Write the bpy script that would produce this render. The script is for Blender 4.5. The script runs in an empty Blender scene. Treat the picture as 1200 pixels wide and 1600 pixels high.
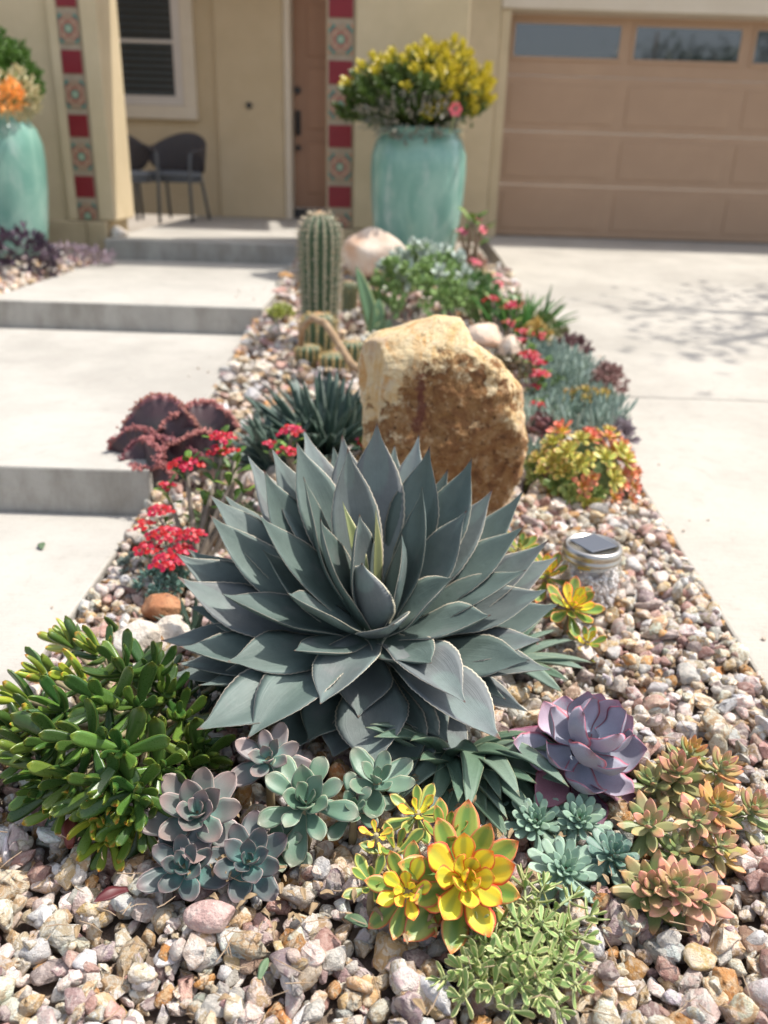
import bpy, bmesh, math, random
import numpy as np
from mathutils import Matrix, Vector, noise as mn
R = math.radians
rnd = random.Random(11); nr = np.random.RandomState(5)
scene = bpy.context.scene
col = scene.collection

# ------------------------------------------------------------------ camera, sky, sun, exposure
FPX = 1289.0; TH = R(22.7); RO = R(1.8)
CAM = np.array([0, 0, 1.03])
c_f = np.array([0, math.cos(TH), -math.sin(TH)])
_r0 = np.array([1, 0, 0.]); _u0 = np.array([0, math.sin(TH), math.cos(TH)])
c_r = math.cos(RO)*_r0 + math.sin(RO)*_u0
c_u = -math.sin(RO)*_r0 + math.cos(RO)*_u0
cd = bpy.data.cameras.new('camera'); cam = bpy.data.objects.new('camera', cd); col.objects.link(cam)
m = Matrix.Identity(4)
for i in range(3):
    m[i][0] = c_r[i]; m[i][1] = c_u[i]; m[i][2] = -c_f[i]; m[i][3] = CAM[i]
cam.matrix_world = m
cd.sensor_fit = 'VERTICAL'; cd.sensor_height = 36; cd.lens = FPX/1600*36
cd.clip_start = .02; cd.clip_end = 600
cd.dof.use_dof = True; cd.dof.focus_distance = 1.32; cd.dof.aperture_fstop = (cd.lens/1000)/.0108
scene.camera = cam

SUN_EL = R(62); SUN_AZ = (0.93, 0.37)       # direction towards the sun, right of and behind the house
sx, sy = SUN_AZ; ln = math.hypot(sx, sy); sx /= ln; sy /= ln
sdir = Vector((sx*math.cos(SUN_EL), sy*math.cos(SUN_EL), math.sin(SUN_EL)))
W = bpy.data.worlds.new("World"); scene.world = W; W.use_nodes = True
wn = W.node_tree.nodes; wl = W.node_tree.links
sky = wn.new('ShaderNodeTexSky'); sky.sky_type = 'NISHITA'; sky.sun_disc = False
sky.sun_elevation = SUN_EL; sky.sun_rotation = math.atan2(sx, sy)
sky.dust_density = 2.5; sky.ozone_density = 1.0; sky.air_density = 1.0
wn['Background'].inputs['Strength'].default_value = 0.15
hsv = wn.new('ShaderNodeHueSaturation'); hsv.inputs['Saturation'].default_value = .6
wl.new(sky.outputs[0], hsv.inputs['Color']); wl.new(hsv.outputs[0], wn['Background'].inputs[0])
sd = bpy.data.lights.new('sun', 'SUN'); sun = bpy.data.objects.new('sun', sd); col.objects.link(sun)
sd.energy = 3.2; sd.angle = R(0.6); sd.color = (1, .95, .87)
sun.rotation_euler = sdir.to_track_quat('Z', 'Y').to_euler(); sun.location = (4, 4, 8)
vs = scene.view_settings; vs.view_transform = 'Standard'; vs.look = 'None'; vs.gamma = 1; vs.exposure = 0.72
vs.use_curve_mapping = False

def ray(px, py): return c_f + c_r*(px-600)/FPX + c_u*(800-py)/FPX
def at(px, py, z):                      # the point at height z seen at that place of the photograph
    d = ray(px, py); return CAM + d*(z-CAM[2])/d[2]
def aty(px, py, y):
    d = ray(px, py); return CAM + d*y/d[1]
def depth(p): return float(np.dot(np.array(p)-CAM, c_f))

# ------------------------------------------------------------------ materials
def lin(c):
    return tuple(((x/255)/12.92 if x/255 <= .04045 else ((x/255+.055)/1.055)**2.4) for x in c)
class NT:
    def __init__(s, name):
        s.m = bpy.data.materials.new(name); s.m.use_nodes = True
        s.t = s.m.node_tree; s.n = s.t.nodes; s.l = s.t.links; s.b = s.n['Principled BSDF']
    def new(s, ty, **kw):
        n = s.n.new(ty)
        for k, v in kw.items(): setattr(n, k, v)
        return n
    def link(s, a, b): s.l.new(a, b)
    def val(s, sock, v):
        if hasattr(v, 'is_output') or isinstance(v, bpy.types.NodeSocket): s.l.new(v, sock)
        else: sock.default_value = v
    def math(s, op, a, b=0, c=None, clamp=False):
        n = s.new('ShaderNodeMath', operation=op); n.use_clamp = clamp
        s.val(n.inputs[0], a); s.val(n.inputs[1], b)
        if c is not None: s.val(n.inputs[2], c)
        return n.outputs[0]
    def mix(s, f, a, b, bt='MIX'):
        n = s.new('ShaderNodeMix', data_type='RGBA', blend_type=bt)
        s.val(n.inputs[0], f)
        for k, v in ((6, a), (7, b)):
            if isinstance(v, (tuple, list)): v = (*v[:3], 1)
            s.val(n.inputs[k], v)
        return n.outputs[2]
    def noise(s, scale, detail=4, rough=.55, vec=None, dist=0):
        n = s.new('ShaderNodeTexNoise'); n.inputs['Scale'].default_value = scale
        n.inputs['Detail'].default_value = detail; n.inputs['Roughness'].default_value = rough
        n.inputs['Distortion'].default_value = dist
        if vec is not None: s.link(vec, n.inputs['Vector'])
        return n.outputs['Fac']
    def ss(s, v, a, b):
        n = s.new('ShaderNodeMapRange', interpolation_type='SMOOTHSTEP')
        s.val(n.inputs[0], v); n.inputs[1].default_value = a; n.inputs[2].default_value = b
        return n.outputs[0]
    def ramp(s, v, stops):
        n = s.new('ShaderNodeValToRGB'); e = n.color_ramp.elements
        while len(e) < len(stops): e.new(.5)
        for k, (p, c) in enumerate(stops): e[k].position = p; e[k].color = (*c, 1)
        s.link(v, n.inputs[0]); return n.outputs[0]
    def bump(s, h, strength=.3, dist=.01, nrm=None):
        n = s.new('ShaderNodeBump'); n.inputs['Strength'].default_value = strength; n.inputs['Distance'].default_value = dist
        s.link(h, n.inputs['Height'])
        if nrm is not None: s.link(nrm, n.inputs['Normal'])
        s.link(n.outputs[0], s.b.inputs['Normal']); return n.outputs[0]
    def scaled(s, vec, sc):
        n = s.new('ShaderNodeMapping'); s.link(vec, n.inputs[0]); n.inputs['Scale'].default_value = sc
        return n.outputs[0]
    def done(s, color=None, rough=.5, **kw):
        if color is not None:
            if isinstance(color, tuple): color = (*color[:3], 1)
            s.val(s.b.inputs['Base Color'], color)
        s.val(s.b.inputs['Roughness'], rough)
        for k, v in kw.items(): s.val(s.b.inputs[k.replace('_', ' ')], v)
        return s.m

def mat_surf(name, c1, c2, scale=8, rough=.8, bump=.3, bscale=150, bdist=.003, c3=None, **kw):
    s = NT(name); P = s.new('ShaderNodeTexCoord').outputs['Object']
    f = s.ss(s.noise(scale, 6, .6, P), .35, .68)
    c = s.mix(f, c1, c2)
    if c3: c = s.mix(s.ss(s.noise(scale*5, 4, .6, P), .55, .75), c, c3)
    if bump: s.bump(s.noise(bscale, 4, .6, P), bump, bdist)
    return s.done(c, rough, **kw)

def mat_leaf(name, base, tip=None, ts=(.7, 1), edge=None, ew=(.8, 1), root=None, re=(0, .35), rough=.45,
             var=.12, hue=.015, alt=None, mott=.25, mscale=30, vein=0, trans=0.0, sss=.0, bump=.1, centre=None, cw=(.3,.0), nz=.25, imprint=0):
    s = NT(name)
    uv = s.new('ShaderNodeUVMap').outputs[0]
    sp = s.new('ShaderNodeSeparateXYZ'); s.link(uv, sp.inputs[0]); u, v = sp.outputs[0], sp.outputs[1]
    e = s.math('ABSOLUTE', s.math('MULTIPLY_ADD', v, 2, -1))
    oi = s.new('ShaderNodeObjectInfo'); rn = oi.outputs['Random']
    P = s.new('ShaderNodeTexCoord').outputs['Object']
    nz0 = s.noise(mscale, 4, .6, P)
    jit = s.math('MULTIPLY', s.math('SUBTRACT', nz0, .5), nz)
    c = base
    if alt: c = s.mix(s.ss(s.math('ADD', rn, s.math('MULTIPLY', jit, 1.0)), .35, .9), base, alt)
    if centre: c = s.mix(s.ss(e, cw[0], cw[1]), c, centre)
    if imprint:
        bd_ = s.math('FRACT', s.math('ADD', s.math('MULTIPLY', s.math('MULTIPLY_ADD', s.math('MULTIPLY', e, e), -.30, u), 1.7), rn)); c = s.mix(s.math('MULTIPLY', s.math('MULTIPLY', s.ss(bd_, .0, .10), s.ss(bd_, .7, .12)), imprint), c, tuple(min(1, k*1.4+.02) for k in base))
        c = s.mix(s.math('MULTIPLY', s.ss(s.noise(9, 5, .7, P), .56, .74), .5), c, (.17, .165, .16))
    if root: c = s.mix(s.ss(s.math('ADD', u, jit), re[1], re[0]), c, root)
    if tip: c = s.mix(s.ss(s.math('ADD', u, jit), ts[0], ts[1]), c, tip)
    if edge: c = s.mix(s.ss(s.math('ADD', e, s.math('MULTIPLY', jit, .3)), ew[0], ew[1]), c, edge)
    hs = s.new('ShaderNodeHueSaturation')
    if isinstance(c, tuple): c = s.mix(0., c, c)
    s.link(c, hs.inputs['Color'])
    s.val(hs.inputs['Hue'], s.math('MULTIPLY_ADD', s.math('FRACT', s.math('MULTIPLY', rn, 7.31)), 2*hue, .5-hue))
    mv = s.math('MULTIPLY_ADD', s.noise(mscale*1.7, 5, .65, P), 2*mott, 1-mott)
    s.val(hs.inputs['Value'], s.math('MULTIPLY', mv, s.math('MULTIPLY_ADD', rn, 2*var, 1-var)))
    cc = hs.outputs[0]
    if bump or vein:
        h = s.noise(mscale*4, 3, .6, P)
        if vein:
            w = s.noise(60, 2, .5, s.scaled(uv, (.04, 1, 1)))
            h = s.math('ADD', h, s.math('MULTIPLY', w, vein))
        s.bump(h, bump, .002)
    ro = s.math('MULTIPLY_ADD', s.noise(mscale, 3, .5, P), .25, rough-.12)
    s.done(cc, ro)
    if sss:
        s.b.inputs['Subsurface Weight'].default_value = sss
        s.b.inputs['Subsurface Radius'].default_value = (.004, .006, .002)
        s.b.inputs['Subsurface Scale'].default_value = 1
    if trans:
        tr = s.new('ShaderNodeBsdfTranslucent'); s.link(cc, tr.inputs[0])
        mx = s.new('ShaderNodeMixShader'); mx.inputs[0].default_value = trans
        s.link(s.b.outputs[0], mx.inputs[1]); s.link(tr.outputs[0], mx.inputs[2])
        s.link(mx.outputs[0], s.n['Material Output'].inputs[0])
    return s.m

def mat_stone():
    s = NT('crushed_stone'); P = s.new('ShaderNodeNewGeometry').outputs['Position']
    a = s.new('ShaderNodeAttribute', attribute_name='col')
    b = s.new('ShaderNodeAttribute', attribute_name='col2')
    n1 = s.noise(60, 6, .7, P, .8)
    c = s.mix(s.ss(n1, .46, .56), a.outputs['Color'], b.outputs['Color'])
    n2 = s.noise(160, 5, .7, P)
    c = s.mix(s.math('MULTIPLY', s.ss(n2, .56, .70), .4), c, (.38, .25, .18))
    n4 = s.noise(90, 4, .6, s.scaled(P, (1, .3, 2.2)))
    c = s.mix(s.math('MULTIPLY', s.ss(n4, .54, .68), .4), c, (.76, .70, .62))
    s.bump(s.math('ADD', s.noise(130, 6, .7, P), s.math('MULTIPLY', s.noise(420, 3, .6, P), .4)), .95, .007)
    return s.done(c, .85, Specular_IOR_Level=.25)

# ------------------------------------------------------------------ mesh templates: (V, F, UV)
def nrm(v): v = np.asarray(v, float); return v/max(1e-9, np.linalg.norm(v))
def interp(prof, u): return np.interp(u, [p[0] for p in prof], [p[1] for p in prof])
def smoothprof(prof, n=200):
    xs = np.linspace(0, 1, n); ys = interp(prof, xs); k = np.hanning(15); k /= k.sum()
    yp = np.pad(ys, 7, mode='reflect', reflect_type='odd'); ys2 = np.convolve(yp, k, 'valid')
    ys2[-1] = min(ys[-1], ys2[-1]); return xs, np.maximum(ys2, .004)
def leaf_t(L=1, Wd=.3, T=.06, prof=None, cup=.25, arch=0, tipc=0, nu=12, nv=3, wave=0, twist=0, teeth=0, seed=0, keel=0, fold=0, fat=.5):
    """closed leaf along +X, width along Y, upper face +Z"""
    r = np.random.RandomState(seed)
    xs, ys = smoothprof(prof)
    us = np.linspace(0, 1, nu+1); us = us**.95
    w = np.interp(us, xs, ys)*Wd/2
    top = np.linspace(-1, 1, nv+1); bot = np.linspace(1, -1, nv+1)[1:-1]
    ring = np.concatenate([top, bot]); istop = np.array([1]*(nv+1)+[0]*(nv-1)); m = len(ring)
    ph = r.rand(3)*6.28
    V = []; UV = []
    for i, u in enumerate(us):
        ww = w[i]
        z0 = arch*L*math.sin(math.pi*u) + tipc*L*max(0, u-.7)**2*6
        th = T*(1-.75*u**2)*min(1, ww/(.25*Wd)+.15)
        for k, v in enumerate(ring):
            wt = ww*(1+teeth*((i % 2)*2-1)*(abs(v) == 1)*(0.1 < u < .96))
            y = v*wt
            z = z0 + cup*ww*abs(v)**1.6 + fold*ww*abs(v)
            prof_t = math.sqrt(max(0, 1-v*v))
            z += (th*prof_t*fat) if istop[k] else (-th*prof_t*(1-fat+.25) - keel*ww*(1-abs(v))*.5)
            z += wave*ww*abs(v)*math.sin(u*9+ph[0]+(2 if v > 0 else 0))
            if twist:
                a = twist*u; y, z = y*math.cos(a)-(z-z0)*math.sin(a), z0+y*math.sin(a)+(z-z0)*math.cos(a)
            V.append((u*L, y, z)); UV.append((u, (v+1)/2))
    F = []
    for i in range(nu):
        for k in range(m):
            a = i*m+k; b = i*m+(k+1) % m
            F.append((a, b, b+m, a+m))
    F.append(tuple(range(m))[::1]); F.append(tuple(nu*m+k for k in range(m))[::-1])
    F = [f[::-1] for f in F]
    return np.array(V), F, np.array(UV)
def tube_t(pts, rad, n=8, caps=True):
    pts = np.array(pts, float); V = []; UV = []; F = []
    up = np.array([.13, .21, 1.])
    for i, p in enumerate(pts):
        d = nrm(pts[min(i+1, len(pts)-1)]-pts[max(i-1, 0)])
        if abs(np.dot(d, nrm(up))) > .95: a = nrm(np.cross(d, [1, 0, 0.1]))
        else: a = nrm(np.cross(d, up))
        b = np.cross(d, a); r = rad[i] if hasattr(rad, '__len__') else rad
        for k in range(n):
            t = 2*math.pi*k/n; V.append(p+r*(a*math.cos(t)+b*math.sin(t))); UV.append((i/(len(pts)-1), k/n))
    for i in range(len(pts)-1):
        for k in range(n):
            a = i*n+k; b = i*n+(k+1) % n; F.append((a, b, b+n, a+n))
    if caps: F.append(tuple(range(n))[::-1]); F.append(tuple((len(pts)-1)*n+k for k in range(n)))
    return np.array(V), F, np.array(UV)
def lathe_t(prof, n=48, c=(0, 0, 0)):
    V = []; UV = []; F = []
    for i, (r, z) in enumerate(prof):
        for k in range(n):
            t = 2*math.pi*k/n; V.append((c[0]+r*math.cos(t), c[1]+r*math.sin(t), c[2]+z)); UV.append((k/n, i/(len(prof)-1)))
    for i in range(len(prof)-1):
        for k in range(n):
            a = i*n+k; b = i*n+(k+1) % n; F.append((a, b, b+n, a+n))
    return np.array(V), F, np.array(UV)
def box_t(x0, x1, y0, y1, z0, z1):
    V = [(x, y, z) for z in (z0, z1) for y in (y0, y1) for x in (x0, x1)]
    F = [(0, 2, 3, 1), (4, 5, 7, 6), (0, 1, 5, 4), (2, 6, 7, 3), (0, 4, 6, 2), (1, 3, 7, 5)]
    return np.array(V, float), F, np.zeros((8, 2))
def ico_t(sub=2, r=1):
    bm = bmesh.new(); bmesh.ops.create_icosphere(bm, subdivisions=sub, radius=r)
    V = np.array([v.co[:] for v in bm.verts]); F = [tuple(v.index for v in f.verts) for f in bm.faces]; bm.free()
    return V, F, np.zeros((len(V), 2))
def xf(T, M=None, loc=(0, 0, 0), s=1.0):
    V, F, U = T; V = V*np.array(s)
    if M is not None: V = V @ np.asarray(M).T
    return V+np.array(loc), F, U
def frame(D, up):
    X = nrm(D); U = np.asarray(up, float); Z = U-np.dot(U, X)*X
    if np.linalg.norm(Z) < 1e-3: Z = np.array([1, 0, 0])-X[0]*X
    Z = nrm(Z); Y = np.cross(Z, X); return np.stack([X, Y, Z], 1)
def join(Ts):
    V = []; F = []; U = []; o = 0
    for v, f, u in Ts:
        V.append(v); U.append(u); F += [tuple(i+o for i in q) for q in f]; o += len(v)
    return np.concatenate(V), F, np.concatenate(U)

def mesh(name, T, smooth=True, attrs=None):
    V, F, U = T; me = bpy.data.meshes.new(name)
    me.from_pydata(np.asarray(V).tolist(), [], F)
    uvl = me.uv_layers.new(name='UVMap'); li = np.zeros(len(me.loops), int); me.loops.foreach_get('vertex_index', li)
    uvl.data.foreach_set('uv', np.asarray(U, float)[li].ravel())
    if attrs:
        for k, a in attrs.items():
            at_ = me.attributes.new(k, 'FLOAT_COLOR', 'POINT'); a = np.asarray(a, float)
            if a.ndim == 1: a = np.tile(a, (len(V), 1))
            at_.data.foreach_set('color', np.concatenate([a, np.ones((len(a), 1))], 1).ravel())
    me.polygons.foreach_set('use_smooth', [smooth]*len(me.polygons)); me.update()
    return me
def tag(o, label=None, cat=None, group=None, kind=None):
    if label: o['label'] = label
    if cat: o['category'] = cat
    if group: o['group'] = group
    if kind: o['kind'] = kind
    return o
def thing(name, label, cat, loc, group=None, kind=None, rot=None):
    o = bpy.data.objects.new(name, None); col.objects.link(o); o.location = loc
    o.empty_display_size = .05
    if rot is not None: o.rotation_euler = Matrix(np.asarray(rot).tolist()).to_euler()
    return tag(o, label, cat, group, kind)
def inst(name, me, mat, parent, M=None, loc=(0, 0, 0), s=1.0):
    o = bpy.data.objects.new(name, me); col.objects.link(o)
    if mat and not me.materials: me.materials.append(mat)
    if parent: o.parent = parent
    mt = Matrix(np.asarray(M).tolist()).to_4x4() if M is not None else Matrix.Identity(4)
    sv = s if hasattr(s, '__len__') else (s, s, s)
    o.matrix_basis = Matrix.Translation(Vector([float(x) for x in loc])) @ mt @ Matrix.Diagonal((*[float(x) for x in sv], 1))
    return o
def put(name, T, mat, parent=None, smooth=False, bevel=0, attrs=None, origin=None, **tg):
    """world-space geometry into one object; origin at its base (or the parent's frame)"""
    V, F, U = T; V = np.asarray(V)
    if origin is None:
        origin = np.array([(V[:, 0].min()+V[:, 0].max())/2, (V[:, 1].min()+V[:, 1].max())/2, V[:, 2].min()])
    origin = np.array(origin, float)
    me = mesh(name, (V-origin, F, U), smooth, attrs)
    if mat: me.materials.append(mat)
    o = bpy.data.objects.new(name, me); col.objects.link(o)
    off = np.zeros(3); q = parent
    while q is not None: off += np.array(q.location); q = q.parent
    o.location = origin-off
    if parent: o.parent = parent
    if bevel:
        b = o.modifiers.new('bevel', 'BEVEL'); b.width = bevel; b.segments = 2; b.limit_method = 'ANGLE'
    return tag(o, **tg)

# ------------------------------------------------------------------ terrain
def z_drive(y):
    return np.interp(y, [-3, .6, 1.5, 7.8, 9.63, 12], [-.05, -.04, 0, .335, .365, .37])
def z_left(y):
    return np.interp(y, [0, 1.9, 2.4, 4.6, 5.4, 6.9], [-.015, -.012, .04, .22, .29, .34])
XL, = (-.75,)
def x_right(y): return .845+.016*(y-1.3)
def bed_z(x, y):
    t = np.clip((x-XL)/(x_right(y)-XL), 0, 1)
    return (1-t)*z_left(y)+t*(z_drive(y)-.012)+.015*np.sin(math.pi*t)*np.clip(y-1, 0, 1)-.02*(1-t)

def mat_concrete(name, dirty=0, tint=(1, 1, 1)):
    s = NT(name); P = s.new('ShaderNodeNewGeometry').outputs['Position']
    c = s.mix(s.ss(s.noise(1.3, 7, .7, P), .32, .66), tuple(a*b for a, b in zip((.35, .33, .295), tint)), tuple(a*b for a, b in zip((.46, .435, .39), tint)))
    c = s.mix(s.math('MULTIPLY', s.ss(s.noise(22, 6, .7, P), .52, .75), .5), c, (.32, .29, .25))
    c = s.mix(s.math('MULTIPLY', s.ss(s.noise(3.1, 5, .75, s.scaled(P, (1, .5, 1)), 1.5), .58, .72), .45), c, (.27, .25, .215))
    c = s.mix(s.math('MULTIPLY', s.ss(s.noise(160, 2, .5, P), .62, .72), .5), c, (.3, .28, .25))
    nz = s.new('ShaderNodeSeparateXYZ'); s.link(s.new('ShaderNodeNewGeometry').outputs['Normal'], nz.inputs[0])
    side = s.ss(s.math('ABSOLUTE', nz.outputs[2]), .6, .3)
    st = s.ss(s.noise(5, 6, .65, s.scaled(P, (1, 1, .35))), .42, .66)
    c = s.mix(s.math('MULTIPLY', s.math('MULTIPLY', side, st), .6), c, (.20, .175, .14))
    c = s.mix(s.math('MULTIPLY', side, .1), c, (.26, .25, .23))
    s.bump(s.math('ADD', s.math('ADD', s.noise(90, 5, .7, P), s.noise(8, 3, .6, P)), s.noise(60, 2, .5, s.scaled(P, (.12, 3, 1)))), .45, .004)
    return s.done(c, .88, Specular_IOR_Level=.3)
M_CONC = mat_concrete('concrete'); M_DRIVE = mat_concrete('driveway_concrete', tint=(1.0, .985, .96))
M_STONE = mat_stone()
M_SOIL = mat_surf('dark_soil', (.16, .12, .09), (.26, .2, .155), 20, .95, .6, 120, .01)
M_GROUND = mat_surf('dry_ground', (.24, .2, .15), (.33, .28, .22), 3, .95, .5, 60, .01)

# ground sheet
def sheet(name, xs, ys, zf, mat, **tg):
    X, Y = np.meshgrid(xs, ys); Z = zf(X, Y)
    V = np.stack([X.ravel(), Y.ravel(), np.broadcast_to(Z, X.shape).ravel()], 1); nx = len(xs)
    F = [(j*nx+i, j*nx+i+1, (j+1)*nx+i+1, (j+1)*nx+i) for j in range(len(ys)-1) for i in range(nx-1)]
    return put(name, (V, F, np.zeros((len(V), 2))), mat, smooth=True, origin=(0, 0, 0), **tg)
gx = np.array([-300, -60, -20, -8, -3.2, 5.5, 8, 20, 60, 300.]); gy = np.array([-300, -60, -20, -4, -2, 2, 5, 12, 30, 300.])
sheet('ground', gx, gy, lambda X, Y: X*0-.12, M_GROUND, kind='structure')
# bed soil
bys = np.linspace(-.6, 6.86, 60)
def bedsheet():
    V = []; F = []; n = 16
    for j, y in enumerate(bys):
        for i in range(n+1):
            x = XL-.01+(x_right(y)+.01-XL+.01)*i/n; V.append((x, y, float(bed_z(x, y))-.012))
    for j in range(len(bys)-1):
        for i in range(n): a = j*(n+1)+i; F.append((a, a+1, a+n+2, a+n+1))
    return np.array(V), F, np.zeros((len(V), 2))
bed = put('gravel_bed', bedsheet(), M_SOIL, smooth=True, origin=(0, 0, 0), kind='structure')
sheet('side_bed', np.linspace(-5, -2.22, 8), np.linspace(4.4, 6.9, 8), lambda X, Y: .285+.0*X, M_SOIL, kind='structure')

# driveway slabs (strips with a joint)
def slab(name, xl, xr, ys, zf, th, mat, **tg):
    V = []; F = []
    for y in ys:
        z = float(zf(y)); a = xl(y) if callable(xl) else xl; b = xr(y) if callable(xr) else xr
        V += [(a, y, z-th), (b, y, z-th), (b, y, z), (a, y, z)]
    n = len(ys)
    for j in range(n-1):
        o = j*4
        for k in range(4): F.append((o+k, o+(k+1) % 4, o+4+(k+1) % 4, o+4+k))
    F.append((3, 2, 1, 0)); o = (n-1)*4; F.append((o, o+1, o+2, o+3))
    F = [f[::-1] for f in F]
    return put(name, (np.array(V), F, np.zeros((len(V), 2))), mat, bevel=.008, **tg)
jy = 3.62
slab('driveway', x_right, 7.5, np.linspace(-3, jy-.004, 12), z_drive, .15, M_DRIVE, kind='structure')
slab('driveway', x_right, 7.5, np.linspace(jy+.004, 9.75, 12), z_drive, .15, M_DRIVE, kind='structure')
flat = lambda z: (lambda y: z)
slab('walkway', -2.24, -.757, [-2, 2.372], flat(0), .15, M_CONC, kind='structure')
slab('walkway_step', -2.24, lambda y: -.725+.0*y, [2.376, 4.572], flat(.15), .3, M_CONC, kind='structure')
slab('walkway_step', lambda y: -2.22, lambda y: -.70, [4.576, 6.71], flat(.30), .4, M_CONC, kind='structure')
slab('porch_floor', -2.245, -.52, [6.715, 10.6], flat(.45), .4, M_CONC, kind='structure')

# ------------------------------------------------------------------ gravel stones
PAL = [((.68, .64, .57), (.5, .41, .28), 22), ((.66, .57, .46), (.52, .35, .2), 18), ((.52, .34, .29), (.42, .24, .2), 12), ((.66, .52, .46), (.74, .67, .60), 18),
       ((.36, .27, .26), (.52, .43, .39), 6), ((.56, .38, .20), (.66, .55, .40), 11), ((.48, .23, .08), (.54, .36, .2), 6), ((.42, .40, .37), (.56, .52, .46), 8),
       ((.7, .68, .65), (.62, .6, .58), 10), ((.28, .18, .13), (.42, .3, .22), 3), ((.3, .2, .19), (.4, .3, .28), 3)]
PW = np.array([p[2] for p in PAL], float); PW /= PW.sum()
def rock_variant(seed, bev=True, npts=15, an=(1, .74, .62)):
    r = np.random.RandomState(seed); P = r.normal(size=(npts, 3)); P /= np.linalg.norm(P, axis=1)[:, None]
    P *= r.uniform(.82, 1.08, (npts, 1)); P *= np.array(an)*r.uniform(.85, 1.15, 3)
    bm = bmesh.new()
    for p in P: bm.verts.new(p)
    res = bmesh.ops.convex_hull(bm, input=bm.verts)
    junk = [g for g in res['geom_interior'] if isinstance(g, bmesh.types.BMVert)]
    if junk: bmesh.ops.delete(bm, geom=junk, context='VERTS')
    bmesh.ops.dissolve_limit(bm, angle_limit=R(14), verts=bm.verts[:], edges=bm.edges[:])
    if bev:
        bmesh.ops.bevel(bm, geom=bm.edges[:], offset=.085, segments=1, affect='EDGES', profile=.6, clamp_overlap=True)
    bmesh.ops.triangulate(bm, faces=bm.faces[:])
    if bev == 2:
        bmesh.ops.subdivide_edges(bm, edges=[e for e in bm.edges if e.calc_length() > .35], cuts=1, use_grid_fill=True)
        bmesh.ops.triangulate(bm, faces=bm.faces[:])
        for v in bm.verts:
            v.co += Vector([float(x) for x in r.normal(size=3)*.022])
    bm.normal_update()
    V = np.array([v.co[:] for v in bm.verts]); F = [tuple(v.index for v in f.verts) for f in bm.faces]
    bm.free(); return V, F, np.zeros((len(V), 2))
VN = [rock_variant(100+i, 2) for i in range(36)]
VF = [rock_variant(300+i, False, 13) for i in range(24)]
def rotm(r):
    q = r.normal(size=4); q /= np.linalg.norm(q); w, x, y, z = q
    return np.array([[1-2*(y*y+z*z), 2*(x*y-z*w), 2*(x*z+y*w)], [2*(x*y+z*w), 1-2*(x*x+z*z), 2*(y*z-x*w)], [2*(x*z-y*w), 2*(y*z+x*w), 1-2*(x*x+y*y)]])
def flatrot(r):
    a = r.rand()*6.28; t = r.normal()*.35; t2 = r.normal()*.35
    ca, sa = math.cos(a), math.sin(a); ct, st = math.cos(t), math.sin(t); c2, s2 = math.cos(t2), math.sin(t2)
    Z = np.array([[ca, -sa, 0], [sa, ca, 0], [0, 0, 1]]); X = np.array([[1, 0, 0], [0, ct, -st], [0, st, ct]]); Y = np.array([[c2, 0, s2], [0, 1, 0], [-s2, 0, c2]])
    return Z @ X @ Y
def scol(r):
    k = r.choice(len(PAL), p=PW); f = r.uniform(.76, 1.28)
    a = np.array(PAL[k][0])*f*r.uniform(.94, 1.06, 3); b = np.array(PAL[k][1])*f
    return a, b
class HMap:
    def __init__(s, x0, x1, y0, y1, zf, g=.006):
        s.x0, s.y0, s.g = x0, y0, g; s.nx = int((x1-x0)/g)+1; s.ny = int((y1-y0)/g)+1
        X = x0+np.arange(s.nx)*g; Y = y0+np.arange(s.ny)*g
        s.h = zf(X[None, :], Y[:, None])*np.ones((s.ny, s.nx))
    def drop(s, x, y, r, hr, sink=.5):
        i = int((x-s.x0)/s.g); j = int((y-s.y0)/s.g); k = max(1, int(r/s.g))
        i0, i1, j0, j1 = max(0, i-k), min(s.nx, i+k+1), max(0, j-k), min(s.ny, j+k+1)
        if i1 <= i0 or j1 <= j0: return None
        w = s.h[j0:j1, i0:i1]; base = w.mean()*sink+np.percentile(w, 85)*(1-sink)
        z = base+hr*.62
        jj, ii = np.mgrid[j0:j1, i0:i1]; d2 = ((ii-i)**2+(jj-j)**2)/(k*k)
        cap = z+hr*np.sqrt(np.clip(1-d2, 0, 1))*.9
        s.h[j0:j1, i0:i1] = np.where(d2 < 1, np.maximum(w, cap), w)
        return z
stones = []   # (x,y,z,r,near)
r = np.random.RandomState(21)
def fill(hm, xa, xb, ya, yb, sp, rm, near, layer2):
    y = ya
    while y < yb:
        x = (xa(y) if callable(xa) else xa)+rm*.35
        xe = (xb(y) if callable(xb) else xb)-rm*.35
        while x < xe:
            rr = rm*float(np.clip(r.lognormal(0, .28), .5, 1.7))
            px, py = x+r.normal()*sp*.25, y+r.normal()*sp*.25
            px = min(max(px, (xa(y) if callable(xa) else xa)+rr*.6), xe-rr*.3)
            z = hm.drop(px, py, rr*.8, rr*.6)
            if z is not None: stones.append((px, py, z, rr, near, 0))
            x += sp
        y += sp*.87
    n = int(layer2*(yb-ya)*1.6/(sp*sp))
    for _ in range(n):
        y = r.uniform(ya, yb); a = xa(y) if callable(xa) else xa; b = xb(y) if callable(xb) else xb
        rr = rm*float(np.clip(r.lognormal(.12, .33), .5, 2.0)); x = r.uniform(a+rr*.8, b-rr*.9)
        z = hm.drop(x, y, rr*.75, rr*.55, .75)
        if z is not None: stones.append((x, y, z, rr, near, 1))
hm = HMap(-.8, 1.0, .3, 7, bed_z)
fill(hm, XL, x_right, .42, 2.5, .0245, .0160, True, .85)
fill(hm, XL, x_right, 2.5, 6.86, .042, .025, False, .3)
hm2 = HMap(-5, -2.2, 4.4, 7, lambda X, Y: .285+0*X+0*Y)
fill(hm2, -4.2, -2.235, 4.45, 6.85, .045, .027, False, .3)
cand = []
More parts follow.
